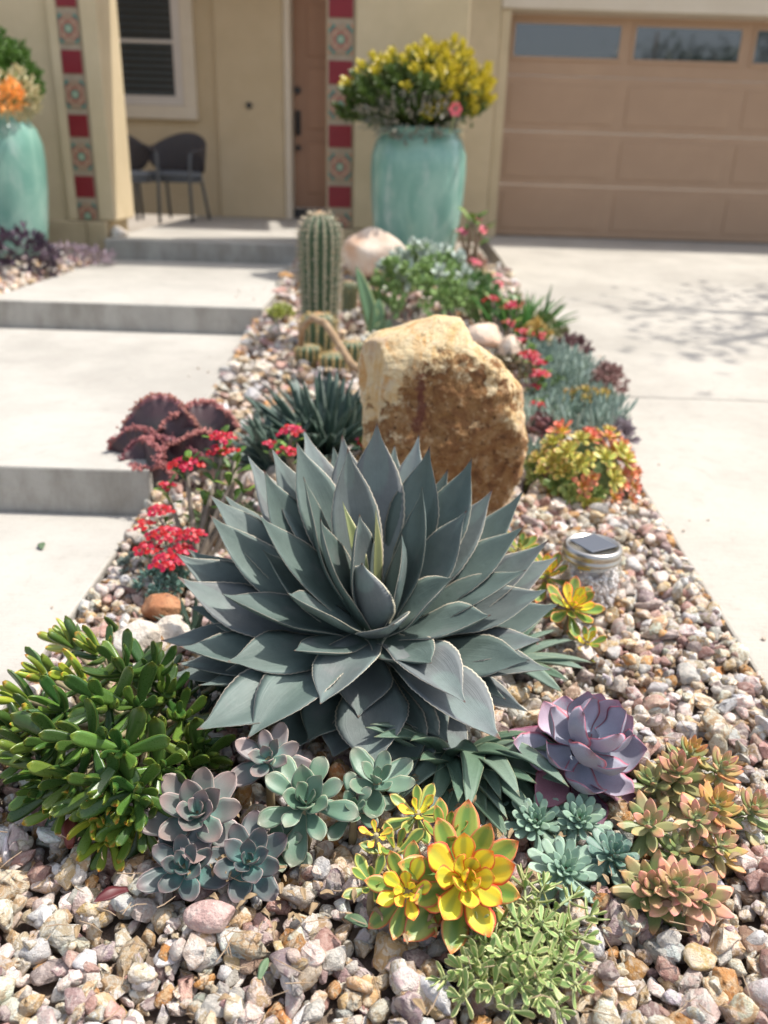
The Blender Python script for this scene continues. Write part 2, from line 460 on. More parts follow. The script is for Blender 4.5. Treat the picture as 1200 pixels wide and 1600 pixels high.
for i, (x, y, z, rr, near, ly) in enumerate(stones):
    if not near: continue
    q = np.array([x, y, z])-CAM; w = q @ c_f; px = 600+FPX*(q @ c_r)/w; py = 800-FPX*(q @ c_u)/w
    if -20 < px < 1220 and 1250 < py < 1625: cand.append((rr/w*(1.25 if ly else .9), i))
cand.sort(reverse=True); hero = set(i for _, i in cand[:295])
heroV = [rock_variant(700+i, 2, 17, (1, .72+.1*(i % 3), .55+.1*(i % 2))) for i in range(50)]
acc = {True: ([], [], [], []), False: ([], [], [], [])}; offs = {True: 0, False: 0}
for i, (x, y, z, rr, near, ly) in enumerate(stones):
    a, b = scol(r); Mr = flatrot(r) if r.rand() < .75 else rotm(r)
    if i in hero:
        T = heroV[i % 50]
        me = mesh('stone', (T[0]*rr*1.15, T[1], T[2]), True, {'col': a, 'col2': b}); me.materials.append(M_STONE)
        inst('stone', me, None, bed, Mr, (x, y, z)); continue
    T = (VN if near else VF)[r.randint(36 if near else 24)]
    V = (T[0]*rr*1.15) @ Mr.T+np.array([x, y, z]); Vs, Fs, A, B = acc[near]
    Vs.append(V); Fs.append((np.array(T[1])+offs[near])); offs[near] += len(V)
    A.append(np.tile(a, (len(V), 1))); B.append(np.tile(b, (len(V), 1)))
for near in (True, False):
    Vs, Fs, A, B = acc[near]; V = np.concatenate(Vs); F = np.concatenate(Fs)
    me = bpy.data.meshes.new('gravel'); me.vertices.add(len(V)); me.vertices.foreach_set('co', V.ravel())
    me.loops.add(F.size); me.loops.foreach_set('vertex_index', F.ravel())
    me.polygons.add(len(F)); me.polygons.foreach_set('loop_start', np.arange(0, F.size, 3)); me.polygons.foreach_set('loop_total', np.full(len(F), 3))
    me.update(calc_edges=True)
    for k, D in (('col', A), ('col2', B)):
        at_ = me.attributes.new(k, 'FLOAT_COLOR', 'POINT'); D = np.concatenate(D); at_.data.foreach_set('color', np.concatenate([D, np.ones((len(D), 1))], 1).ravel())
    me.polygons.foreach_set('use_smooth', [near]*len(F)); me.materials.append(M_STONE)
    o = bpy.data.objects.new('gravel', me); col.objects.link(o); tag(o, kind='stuff')
    if near: o.parent = bed
    else: tag(o, label='pink and cream crushed stone gravel in the planting beds near the porch', cat='gravel')
GZ = lambda x, y: float(bed_z(x, y))+.025      # top of the gravel
# ------------------------------------------------------------------ house
M_STUC = mat_surf('stucco', (.56, .455, .29), (.62, .505, .33), 3, .92, .6, 220, .004, Specular_IOR_Level=.2)
M_STUC2 = mat_surf('stucco_shade_wall', (.56, .455, .30), (.60, .49, .33), 3, .92, .6, 220, .004, Specular_IOR_Level=.2)
M_TRIM = mat_surf('trim_paint', (.66, .58, .46), (.7, .62, .5), 3, .7, .2, 200, .002)
M_PLINTH = mat_surf('stucco_base', (.42, .33, .2), (.5, .4, .25), 4, .92, .6, 180, .004)
M_DOORP = mat_surf('garage_paint', (.40, .26, .165), (.44, .29, .185), 1.5, .55, .25, 60, .001)
M_DOORP2 = mat_surf('entry_door_paint', (.34, .19, .12), (.38, .22, .14), 2, .5, .2, 40, .001)
M_WHITE = mat_surf('white_vinyl', (.62, .57, .52), (.66, .61, .56), 3, .5, .05, 100, .001)
M_BLACK = mat_surf('black_metal', (.02, .02, .022), (.03, .03, .032), 9, .4, .1, 200, .001)
M_ROOF = mat_surf('roof_tile', (.3, .16, .1), (.4, .24, .16), 8, .85, .4, 60, .01)
def mat_glass_dark(name, c=(.03, .035, .04), ior=2.1):
    s = NT(name); P = s.new('ShaderNodeTexCoord').outputs['Object']; s.bump(s.noise(1.2, 2, .5, P), .03, .02)
    return s.done(c, .03, IOR=ior)
M_PANE = mat_glass_dark('window_glass')
M_PANE2 = mat_glass_dark('shaded_window_glass', (.02, .025, .03), 1.5)
s = NT('red_glazed_tile'); P = s.new('ShaderNodeTexCoord').outputs['Object']
M_RED = s.done(s.mix(s.noise(14, 3, .5, P), (.17, .004, .009), (.24, .007, .015)), .5)
M_GROUT = mat_surf('grout', (.34, .27, .19), (.4, .32, .23), 20, .9, .2)
def mat_pattern():
    s = NT('patterned_tile'); P = s.new('ShaderNodeTexCoord').outputs['Object']
    sp = s.new('ShaderNodeSeparateXYZ'); s.link(P, sp.inputs[0]); x, z = sp.outputs[0], s.math('SUBTRACT', sp.outputs[2], .0)
    ax, az = s.math('ABSOLUTE', x), s.math('ABSOLUTE', z)
    rr = s.math('SQRT', s.math('ADD', s.math('MULTIPLY', x, x), s.math('MULTIPLY', z, z)))
    th = s.math('ARCTAN2', z, x)
    star = s.math('SUBTRACT', rr, s.math('MULTIPLY_ADD', s.math('COSINE', s.math('MULTIPLY', th, 4)), -.022, .066))
    lt = lambda v, a: s.math('LESS_THAN', v, a)
    c = s.mix(0., (.33, .22, .14), (.33, .22, .14))
    cx, cz = s.math('SUBTRACT', .094, ax), s.math('SUBTRACT', .094, az)
    cr_ = s.math('SQRT', s.math('ADD', s.math('MULTIPLY', cx, cx), s.math('MULTIPLY', cz, cz)))
    c = s.mix(lt(cr_, .055), c, (.06, .19, .15)); c = s.mix(lt(cr_, .026), c, (.5, .2, .1))
    c = s.mix(lt(star, 0), c, (.30, .06, .04)); c = s.mix(lt(star, -.012), c, (.40, .28, .18))
    star2 = s.math('SUBTRACT', rr, s.math('MULTIPLY_ADD', s.math('COSINE', s.math('MULTIPLY', th, 8)), .010, .044))
    c = s.mix(lt(star2, 0), c, (.27, .05, .04)); c = s.mix(lt(rr, .03), c, (.13, .3, .2)); c = s.mix(lt(rr, .012), c, (.5, .42, .3))
    return s.done(c, .5)
M_PAT = mat_pattern()
# pilasters and porch arch wall (y = 6.9 front)
lw = thing('pilaster', 'left beige stucco pilaster of the porch with a red tile strip', 'pilaster', (-2.6, 7.0, .3))
put('wall', box_t(-5.2, -2.575, 6.945, 7.5, .28, 2.95), M_STUC, lw, bevel=.012)
put('wall', box_t(-2.57, -2.50, 6.9, 7.5, .57, 2.95), M_STUC, lw, bevel=.01)
put('wall', box_t(-2.5, -2.33, 6.925, 7.5, .57, 2.95), M_STUC, lw)
put('wall', box_t(-2.33, -2.20, 6.9, 7.42, .57, 2.95), M_STUC, lw, bevel=.012)
put('plinth', box_t(-2.84, -2.42, 6.86, 7.48, .2, .566), M_PLINTH, lw, bevel=.012)
put('plinth', box_t(-2.415, -2.26, 6.84, 7.42, .2, .566), M_PLINTH, lw, bevel=.012)
rw = thing('pilaster', 'right beige stucco pilaster with a red tile strip behind the tall teal pot', 'pilaster', (0, 7.0, .3))
put('wall', box_t(-.53, -.318, 6.925, 7.5, .57, 2.95), M_STUC, rw)
put('wall', box_t(-.318, .51, 6.9, 7.5, .57, 2.95), M_STUC, rw, bevel=.012)
put('plinth', box_t(-.55, .50, 6.86, 7.48, .2, .566), M_PLINTH, rw, bevel=.012)
put('porch_lintel', box_t(-5.2, .51, 6.905, 7.4, 2.953, 3.2), M_STUC, bevel=.01, label='beige stucco beam above the porch opening joining both pilasters', cat='beam')
def strip(xc, w, label, z0, zs):
    t = thing('tile_strip', label, 'tile strip', (xc, 6.92, .57))
    put('grout', box_t(xc-w/2-.006, xc+w/2+.006, 6.908, 6.93, .572, 2.95), M_GROUT, t)
    z = z0; k = 0
    while z < 2.9:
        pat = k % 2 == 0; h = .195 if pat else .16; zz = max(z, .575)
        if z+h > .58:
            put('patterned_tile' if pat else 'red_tile', box_t(xc-w/2+.003, xc+w/2-.003, 6.9, 6.915, zz+.003, z+h-.003), M_PAT if pat else M_RED, t, bevel=.002, origin=(xc, 6.905, z+h/2))
        z += h+.038; k += 1
strip(-2.418, .152, 'vertical strip of red and patterned tiles on the left pilaster', .505, 0)
strip(-.425, .182, 'vertical strip of red and patterned tiles beside the teal pot', .49, 0)
# porch walls
pw = thing('porch_wall', 'beige stucco back wall of the porch with a corner and door jamb', 'wall', (-2, 10, .45))
put('wall', box_t(-5.2, -1.955, 10, 10.2, .45, 3.3), M_STUC2, pw)
put('wall', box_t(-1.951, -1.22, 9.95, 10.2, .45, 3.3), M_STUC2, pw, bevel=.01)
put('jamb', box_t(-1.216, -1.15, 9.93, 10.3, .45, 3.3), M_TRIM, pw, bevel=.006)
put('wall', box_t(-.68, 1.0, 9.95, 10.3, .45, 3.3), M_STUC2, pw)
put('doorbell', lathe_t([(0, -.015), (.03, -.015), (.034, .01), (0, .01)], 20), M_BLACK, pw, origin=(0, 0, 0))
o = col.objects['doorbell']; o.location = Vector((-1.60, 9.93, 1.60))-Vector((-2, 10, .45)); o.rotation_euler = (R(90), 0, 0)
dr = thing('front_door', 'brown panelled front door with black handle and deadbolt', 'door', (-.95, 10.22, .45))
put('slab', box_t(-1.146, -.684, 10.22, 10.27, .56, 2.7), M_DOORP2, dr, bevel=.004)
for z0, z1 in ((.72, 1.25), (1.4, 2.0), (2.12, 2.6)):
    put('panel', box_t(-1.0, -.75, 10.205, 10.218, z0, z1), M_DOORP2, dr, bevel=.008)
put('threshold', box_t(-1.146, -.684, 10.12, 10.28, .452, .556), M_BLACK, dr, bevel=.004)
put('deadbolt', xf(lathe_t([(0, .05), (.035, .05), (.038, 0)], 16), np.array([[1, 0, 0], [0, 0, -1], [0, 1, 0]]), (-1.10, 10.215, 1.78)), M_BLACK, dr)
put('handle', join([box_t(-1.13, -1.07, 10.20, 10.218, 1.33, 1.58), tube_t([(-1.10, 10.2, 1.55), (-1.10, 10.13, 1.52), (-1.10, 10.13, 1.38), (-1.10, 10.2, 1.35)], .012)]), M_BLACK, dr)
put('lock', xf(lathe_t([(0, .04), (.03, .04), (.033, 0)], 16), np.array([[1, 0, 0], [0, 0, -1], [0, 1, 0]]), (-1.10, 10.215, 1.2)), M_BLACK, dr)
# window
wi = thing('porch_window', 'white framed porch window with dark closed blinds', 'window', (-2.65, 9.99, 1.5))
def ringbox(x0, x1, z0, z1, w, y0, y1): return join([box_t(x0, x1, y0, y1, z0, z0+w), box_t(x0, x1, y0, y1, z1-w, z1), box_t(x0, x0+w, y0, y1, z0+w, z1-w), box_t(x1-w, x1, y0, y1, z0+w, z1-w)])
put('trim', ringbox(-3.3, -2.17, 1.44, 2.9, .135, 9.93, 9.998), M_TRIM, wi, bevel=.006)
put('frame', ringbox(-3.162, -2.308, 1.578, 2.762, .06, 9.945, 9.996), M_WHITE, wi, bevel=.006)
put('sash', ringbox(-3.1, -2.37, 1.64, 2.70, .03, 9.955, 9.995), M_WHITE, wi, bevel=.004)
put('sash_rail', box_t(-3.068, -2.402, 9.958, 9.99, 2.17, 2.2), M_WHITE, wi)
put('backing', box_t(-3.068, -2.402, 9.993, 9.998, 1.672, 2.668), M_BLACK, wi)  # black sheet standing in for the dark room behind the blinds
for i in range(15):
    put('slat', xf(box_t(-.33, .33, -.022, .022, -.0015, .0015), np.array([[1, 0, 0], [0, .6, -.8], [0, .8, .6]]), (-2.735, 9.975, 1.70+i*.064)), mat_surf('blind_slat', (.07, .085, .085), (.09, .1, .1), 5, .6, 0) if i == 0 else bpy.data.materials['blind_slat'], wi)
# garage
gw = thing('garage_wall', 'beige stucco garage front with trim above the wide door', 'wall', (.9, 9.6, .36))
put('wall', box_t(.53, 1.0, 9.40, 9.75, .3, 3.1), M_STUC, gw, bevel=.012)
put('jamb', box_t(1.004, 1.107, 9.43, 9.8, .3, 2.5), M_STUC, gw, bevel=.008)
put('lintel', box_t(1.004, 6.2, 9.40, 9.8, 2.505, 3.1), M_TRIM, gw, bevel=.01)
put('wall', box_t(6.0, 9.5, 9.40, 9.75, .3, 3.1), M_STUC, gw, bevel=.012)
put('roof', join([(np.array([(.3, 9.0, 3.11), (9.8, 9.0, 3.11), (9.8, 13, 4.5), (.3, 13, 4.5), (.3, 9.0, 3.23), (9.8, 9.0, 3.23), (9.8, 13, 4.62), (.3, 13, 4.62)]), [(0, 3, 2, 1), (4, 5, 6, 7), (0, 1, 5, 4), (1, 2, 6, 5), (2, 3, 7, 6), (3, 0, 4, 7)], np.zeros((8, 2)))]), M_ROOF, gw)
pr = put('porch_roof', join([(np.array([(-5.4, 8.6, 3.31), (.28, 8.6, 3.31), (.28, 13, 4.6), (-5.4, 13, 4.6), (-5.4, 8.6, 3.43), (.28, 8.6, 3.43), (.28, 13, 4.72), (-5.4, 13, 4.72)]), [(0, 3, 2, 1), (4, 5, 6, 7), (0, 1, 5, 4), (1, 2, 6, 5), (2, 3, 7, 6), (3, 0, 4, 7)], np.zeros((8, 2)))]), M_ROOF, label='unseen clay roof set back to let sun onto the porch', cat='roof')  # unseen roof, front edge kept back so sunlight falls on the porch floor
gd = thing('garage_door', 'tan sectional garage door with a row of small windows', 'garage door', (3.5, 9.63, .37))
x0, x1 = 1.115, 5.995
for k, (z0, z1) in enumerate(((.375, .895), (.899, 1.42), (1.424, 1.945), (1.949, 2.49))):
    sec = put('door_section', box_t(x0, x1, 9.63, 9.67, z0, z1), M_DOORP, gd, bevel=.004)
    for c in range(4):
        a = x0+.06+c*1.225; b = a+1.08
        if k < 3: 
            put('panel', join([box_t(a, b, 9.622, 9.632, z0+.075, z1-.075)]), M_DOORP, sec, bevel=.006)
        else:
            put('window_frame', ringbox(a-.03, b+.03, z0+.135, z1-.045, .035, 9.615, 9.634), M_DOORP, sec, bevel=.003)
            put('pane', box_t(a+.006, b-.006, 9.624, 9.631, z0+.171, z1-.081), M_PANE, sec)
put('seal', box_t(x0, x1, 9.632, 9.66, .366, .374), M_BLACK, gd)
# ------------------------------------------------------------------ patio chairs
M_WICK = NT('dark_wicker'); P = M_WICK.new('ShaderNodeTexCoord').outputs['Object']
w1 = M_WICK.new('ShaderNodeTexWave'); w1.inputs['Scale'].default_value = 40; M_WICK.link(P, w1.inputs[0])
M_WICK.bump(w1.outputs['Fac'], .5, .004); M_WICK = M_WICK.done(M_WICK.mix(w1.outputs['Fac'], (.045, .04, .045), (.10, .09, .095)), .6)
M_CUSH = mat_surf('grey_cushion', (.13, .145, .165), (.17, .185, .2), 8, .9, .3, 300, .001)
M_LEGS = mat_surf('grey_metal', (.09, .1, .11), (.11, .12, .13), 8, .45, .1)
def chair(x, y, rot, label):
    c = thing('patio_chair', label, 'chair', (x, y, .452), 'wicker barrel chairs on the porch'); c.rotation_euler = (0, 0, rot)
    # back: curved shell from arm to arm
    V = []; F = []; n = 28; h = 8
    for side in (0, .02):
        for j in range(h+1):
            for i in range(n+1):
                a = math.pi*(-.08+1.16*i/n); t = math.sin(max(0, min(math.pi, a)))
                top = .66+.19*t**1.3; low = .45+.03*(1-t)+ .14*(1-t)**3; z = low+(top-low)*j/h
                rx = .29+side+.02*(j/h); V.append((rx*math.cos(a), .02+(.27+side+.06*(j/h))*math.sin(a), z))
    o2 = (n+1)*(h+1)
    for j in range(h):
        for i in range(n):
            a = j*(n+1)+i; F.append((a, a+1, a+n+2, a+n+1)); F.append((o2+a, o2+a+n+1, o2+a+n+2, o2+a+1))
    for i in range(n):
        F.append((i, o2+i, o2+i+1, i+1)); a = h*(n+1)+i; F.append((a, a+1, o2+a+1, o2+a))
    b = inst('backrest', mesh('backrest', (np.array(V), F, np.zeros((len(V), 2)))), M_WICK, c)
    st = bmesh.new(); sq = xf(lathe_t([(0, .40), (.25, .40), (.275, .42), (.28, .45), (.26, .475), (0, .48)], 32), None, (0, .02, 0), (1, .95, 1))
    inst('seat_cushion', mesh('seat_cushion', sq), M_CUSH, c)
    inst('seat_frame', mesh('seat_frame', xf(lathe_t([(.25, .37), (.285, .37), (.285, .40), (.25, .40)], 32), None, (0, .02, 0), (1, .95, 1))), M_LEGS, c)
    for sx_ in (-1, 1):
        inst('leg', mesh('leg', tube_t([(sx_*.28, -.2, 0), (sx_*.285, -.22, .4), (sx_*.29, -.2, .63), (sx_*.29, -.1, .665)], .016, 8)), M_LEGS, c)
        inst('leg', mesh('leg', tube_t([(sx_*.23, .3, 0), (sx_*.2, .2, .42)], .016, 8)), M_LEGS, c)
        inst('armrest', mesh('armrest', tube_t([(sx_*.295, -.18, .655), (sx_*.30, 0, .67), (sx_*.295, .12, .70)], .02, 8)), M_WICK, c)
    return c
chair(-2.27, 9.15, R(-14), 'dark wicker patio chair with grey cushion standing under the porch window')
chair(-2.62, 8.5, R(35), 'dark wicker patio chair half hidden behind the left pilaster')

# ------------------------------------------------------------------ plant materials
M_AGAVE = mat_leaf('agave_leaf', (.098, .138, .122), tip=(.13, .06, .04), ts=(.965, 1.0), edge=(.60, .54, .42), ew=(.945, .985), root=(.12, .18, .10), re=(0, .22), alt=(.125, .138, .138), imprint=.5,
                   rough=.52, mott=.24, mscale=22, vein=1.6, bump=.35, var=.2, hue=.012, nz=.12)
M_AGAVEY = mat_leaf('young_agave_leaf', (.24, .27, .12), edge=(.75, .68, .4), ew=(.88, .96), rough=.45, mott=.15, var=.1)
M_AGTOOTH = None
M_PUP = mat_leaf('pup_leaf', (.11, .18, .12), edge=(.38, .42, .26), ew=(.93, .99), alt=(.16, .22, .17), tip=(.3, .26, .15), ts=(.92, 1.05), rough=.4, mott=.25, vein=1.2, bump=.25)
M_SAG = mat_leaf('grey_green_leaf', (.045, .085, .065), edge=(.3, .36, .3), ew=(.9, .99), alt=(.08, .12, .10), rough=.45, mott=.2)
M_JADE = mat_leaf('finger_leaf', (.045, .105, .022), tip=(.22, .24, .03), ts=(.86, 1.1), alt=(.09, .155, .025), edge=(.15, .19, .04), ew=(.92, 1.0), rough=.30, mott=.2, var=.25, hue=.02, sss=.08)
M_JADEY = mat_leaf('yellow_finger_leaf', (.15, .23, .03), tip=(.55, .24, .04), ts=(.86, 1.03), alt=(.26, .31, .03), edge=(.5, .42, .06), ew=(.9, 1.0), rough=.34, mott=.15, var=.2, hue=.02, sss=.08)  # yellower finger leaf with orange tip and yellow margin
M_GHOST = mat_leaf('ghost_leaf', (.15, .165, .15), tip=(.28, .20, .18), ts=(.55, 1.02), root=(.17, .30, .25), re=(.15, .6), edge=(.55, .42, .38), ew=(.9, .985), alt=(.19, .165, .165), rough=.45, mott=.16, var=.14, sss=.05)
M_GHOSTG = mat_leaf('ghost_green_leaf', (.12, .21, .14), tip=(.25, .26, .19), ts=(.7, 1.05), root=(.17, .29, .21), re=(.1, .5), edge=(.5, .5, .36), ew=(.9, .985), alt=(.16, .24, .17), rough=.42, mott=.16, var=.14, sss=.05)
M_GHOSTD = mat_leaf('dark_ghost_leaf', (.08, .10, .10), tip=(.16, .115, .115), ts=(.7, 1.02), root=(.12, .26, .23), re=(.15, .6), edge=(.42, .32, .30), ew=(.9, .985), rough=.42, mott=.18, var=.15, sss=.05)
M_SUNB = mat_leaf('sunburst_leaf', (.78, .68, .06), centre=(.50, .52, .07), cw=(.42, .1), tip=(.85, .18, .05), ts=(.80, 1.0), edge=(.85, .12, .05), ew=(.72, .95), root=(.80, .72, .07), re=(.1, .5), rough=.42, mott=.1, var=.1, sss=.1)
M_SUNO = mat_leaf('sunburst_outer_leaf', (.26, .33, .06), centre=(.13, .24, .05), cw=(.5, .15), tip=(.8, .2, .09), ts=(.85, 1.02), edge=(.75, .22, .10), ew=(.74, .97), root=(.6, .55, .06), re=(.0, .3), rough=.38, mott=.12, var=.12, sss=.08)
M_SUNG = mat_leaf('green_variegated_leaf', (.48, .47, .10), centre=(.13, .23, .05), cw=(.72, .45), edge=(.66, .48, .17), ew=(.85, .98), tip=(.7, .25, .12), ts=(.9, 1.03), rough=.38, mott=.12, var=.14, sss=.08)
M_ECHE = mat_leaf('blue_green_leaf', (.25, .38, .29), tip=(.33, .42, .33), ts=(.85, 1.05), root=(.22, .40, .25), re=(0, .4), alt=(.30, .41, .31), edge=(.4, .50, .40), ew=(.9, 1), rough=.5, mott=.12, var=.12, hue=.012, sss=.08)
M_ECHED = mat_leaf('blue_teal_leaf', (.14, .25, .20), tip=(.28, .30, .27), ts=(.85, 1.05), alt=(.19, .29, .23), rough=.5, mott=.14, var=.14, sss=.08)
M_PINKS = mat_leaf('salmon_leaf', (.42, .34, .16), tip=(.70, .32, .24), ts=(.5, 1.0), root=(.25, .32, .13), re=(.1, .5), alt=(.50, .29, .16), edge=(.62, .32, .22), ew=(.8, 1.), rough=.42, mott=.12, var=.14, hue=.02, sss=.1)
M_ORNG = mat_leaf('orange_leaf', (.58, .33, .10), tip=(.74, .32, .16), ts=(.6, 1.0), root=(.27, .31, .10), re=(.0, .45), alt=(.38, .32, .11), rough=.42, mott=.12, var=.14, hue=.02, sss=.1)
M_GRNS = mat_leaf('olive_leaf', (.22, .28, .10), tip=(.52, .30, .14), ts=(.6, 1.0), alt=(.30, .28, .13), rough=.42, mott=.14, var=.15, sss=.1)
M_PURP = mat_leaf('purple_powdery_leaf', (.34, .33, .40), tip=(.38, .22, .28), ts=(.82, 1.0), edge=(.58, .16, .22), ew=(.86, .99), alt=(.42, .33, .41), root=(.34, .37, .45), re=(.1, .6), rough=.62, mott=.2, mscale=26, var=.12, vein=.6, bump=.3)
M_PURD = mat_leaf('dark_purple_leaf', (.12, .075, .12), tip=(.24, .11, .16), ts=(.7, 1.0), edge=(.34, .10, .14), ew=(.86, .99), alt=(.26, .12, .16), rough=.5, mott=.3, mscale=26, var=.2, vein=.8, bump=.4)
M_SEDV = mat_leaf('cream_edged_leaf', (.50, .52, .24), centre=(.22, .33, .10), cw=(.8, .35), tip=(.6, .40, .26), ts=(.93, 1.04), rough=.45, mott=.12, var=.14, sss=.08)
M_STEM = mat_surf('succulent_stem', (.28, .22, .13), (.36, .32, .18), 30, .7, .3, 200, .002)
M_STEMG = mat_surf('green_stem', (.27, .33, .15), (.36, .36, .18), 30, .6, .2, 200, .001)
M_BARK = mat_surf('grey_thorny_stem', (.2, .16, .12), (.3, .25, .2), 40, .85, .5, 200, .003)
M_CGRN = mat_leaf('thorn_plant_leaf', (.10, .20, .03), alt=(.16, .26, .04), rough=.4, centre=(.25, .38, .08), cw=(.12, .03), var=.2, trans=.2)
M_REDF = mat_leaf('red_bract', (.50, .006, .028), centre=(.36, .004, .018), cw=(.5, .1), rough=.45, var=.12, mott=.1, hue=.01, trans=.15)
M_PNKF = mat_leaf('pink_bract', (.80, .16, .22), rough=.5, var=.12, mott=.1, trans=.15)

AG = [(0, .5), (.12, .42), (.25, .5), (.42, .78), (.56, 1), (.68, .98), (.78, .76), (.86, .46), (.93, .17), (1, .01)]
AGI = [(0, .62), (.12, .6), (.25, .72), (.42, .95), (.54, 1), (.66, .93), (.78, .68), (.87, .38), (.93, .15), (1, .01)]
OBO = [(0, .25), (.25, .42), (.5, .78), (.7, 1), (.86, .93), (.95, .55), (1, .06)]         # spoon with a small point
OVS = [(0, .28), (.25, .5), (.5, .86), (.65, 1), (.8, .84), (.92, .42), (1, .03)]
OVA = [(0, .45), (.2, .68), (.45, .98), (.6, 1), (.8, .72), (.92, .36), (1, .03)]          # broad pointed
FIN = [(0, .45), (.3, .7), (.6, .98), (.8, 1), (.93, .78), (1, .15)]                       # finger
SPT = [(0, .6), (.3, .9), (.5, 1), (.75, .75), (.92, .35), (1, .04)]                       # fat pointed
STR = [(0, .9), (.3, 1), (.6, .88), (.85, .5), (1, .02)]                                   # strap
RND = [(0, .2), (.2, .7), (.5, 1), (.8, .8), (.93, .5), (1, .1)]

# ------------------------------------------------------------------ the big agave
C0 = at(585, 1012, .115)
agave = thing('agave', 'large blue grey agave rosette with pale toothed leaf margins in front of the rock', 'agave', (C0[0], C0[1], GZ(C0[0], C0[1])-.02))
def tipat(px, py, al):
    d = nrm(ray(px, py)); o = CAM-C0; b = float(o @ d); dp = math.sqrt(max(1e-9, float(o @ o)-b*b))
    return CAM+d*(-b+dp*math.tan(R(al)))
AGL = [  # tip px, py, angle in degrees out of the plane across the view (minus = towards the viewer), width
 (566, 879, -38, .118), (616, 978, -72, .105), (633, 835, -26, .112), (493, 813, -22, .108), (562, 803, -20, .105), (707, 901, -32, .105), (446, 931, -42, .10), (674, 1035, -64, .10), (460, 1014, -52, .075), (500, 1107, -58, .105),
 (476, 744, -8, .09), (542, 700, -2, .10), (664, 762, -10, .09), (727, 796, -8, .10), (397, 808, -12, .10), (770, 966, -30, .10), (727, 1101, -52, .105), (823, 892, -8, .10), (342, 937, -18, .10), (355, 1036, -28, .10), (560, 1120, -50, .10),
 (463, 690, 8, .10), (534, 681, 16, .095), (589, 662, 10, .115), (673, 698, 6, .11), (743, 720, 8, .10), (421, 703, 12, .095), (405, 739, 4, .10), (820, 824, 4, .10), (859, 929, 0, .105), (829, 1036, -24, .11), (782, 1168, -40, .12),
 (581, 1207, -44, .125), (386, 1154, -38, .12), (278, 1017, -12, .105), (273, 912, 0, .11), (322, 813, 6, .11), (850, 1000, -14, .10), (410, 860, -10, .09),
 (474, 673, 20, .10), (386, 714, 20, .09), (617, 695, 26, .085), (655, 681, 20, .09), (773, 769, 14, .10), (823, 774, 18, .095), (861, 849, 10, .10), (872, 867, 16, .09), (875, 950, 8, .10), (862, 1047, -14, .10),
 (641, 1223, -36, .10), (669, 1223, -30, .10), (306, 1154, -28, .12), (251, 997, 4, .10), (276, 1045, -6, .10), (309, 1082, -14, .095), (273, 870, 10, .11), (290, 863, 18, .09), (328, 772, 14, .10), (350, 772, 24, .09),
 (295, 945, 10, .09), (480, 1165, -34, .11), (700, 1160, -32, .10), (520, 700, 26, .10), (700, 735, 24, .10), (790, 1090, -24, .10), (430, 1110, -34, .10),
 (520, 1192, -34, .11), (612, 1236, -27, .10), (735, 1200, -25, .10), (825, 1112, -12, .10), (345, 1122, -16, .10), (432, 1188, -24, .10), (260, 1062, 0, .09), (590, 1180, -34, .10), (770, 1140, -16, .09)]
AX = nrm((0, -.06, 1)); ra = np.random.RandomState(3)
base_l = np.array(agave.location)
for i, (px, py, al, wd) in enumerate(AGL):
    T = tipat(px, py, al); T[2] = max(T[2], GZ(T[0], T[1])+.004)
    D = T-C0; Lc = np.linalg.norm(D); D = D/Lc
    ang = math.acos(np.clip(D @ AX, -1, 1)); rad = nrm(D-(D @ AX)*AX); q_ = i/len(AGL)
    b0 = C0+AX*(.045-.10*q_)+rad*(.006+.016*q_+.006*ang)
    D2 = T-b0; L2 = np.linalg.norm(D2); low = py > 1060
    up = AX if ang > .3 else -rad*.6+AX*.5
    up = nrm(nrm(up)+ra.normal(size=3)*.07+(np.array([0, -.22, .1]) if ang > .45 and not low else 0))
    arch = ra.uniform(-.05, .01) if ang > .6 else ra.uniform(-.09, -.04)
    if low: arch = ra.uniform(.02, .08)
    t = leaf_t(L2, wd*1.1, .013, AGI if q_ < .2 else AG, cup=ra.uniform(.12, .30), fold=ra.uniform(.05, .14), arch=arch, tipc=ra.uniform(-.04, .09), nu=56, nv=8, wave=ra.uniform(.02, .09), twist=ra.uniform(-.25, .25), teeth=.012, seed=i, fat=.25)
    inst('leaf', mesh('agave_leaf', t), M_AGAVE, agave, frame(D2, up), b0-base_l)
for px, py, al, w_ in ((535, 783, -10, .036), (587, 794, -8, .024)):
    T = tipat(px, py, al); b_ = C0+AX*.02; D = T-b_
    inst('young_leaf', mesh('young_leaf', leaf_t(np.linalg.norm(D), w_, .004, AG, cup=.3, fold=.5, nu=30, nv=6, fat=.25, teeth=.01, twist=.5)), M_AGAVEY, agave, frame(D, (.3, -.6, .2)), b_-base_l)
put('core', xf(ico_t(3), None, C0-np.array([0, 0, .03]), (.035, .035, .05)), M_AGAVE, agave, smooth=True)

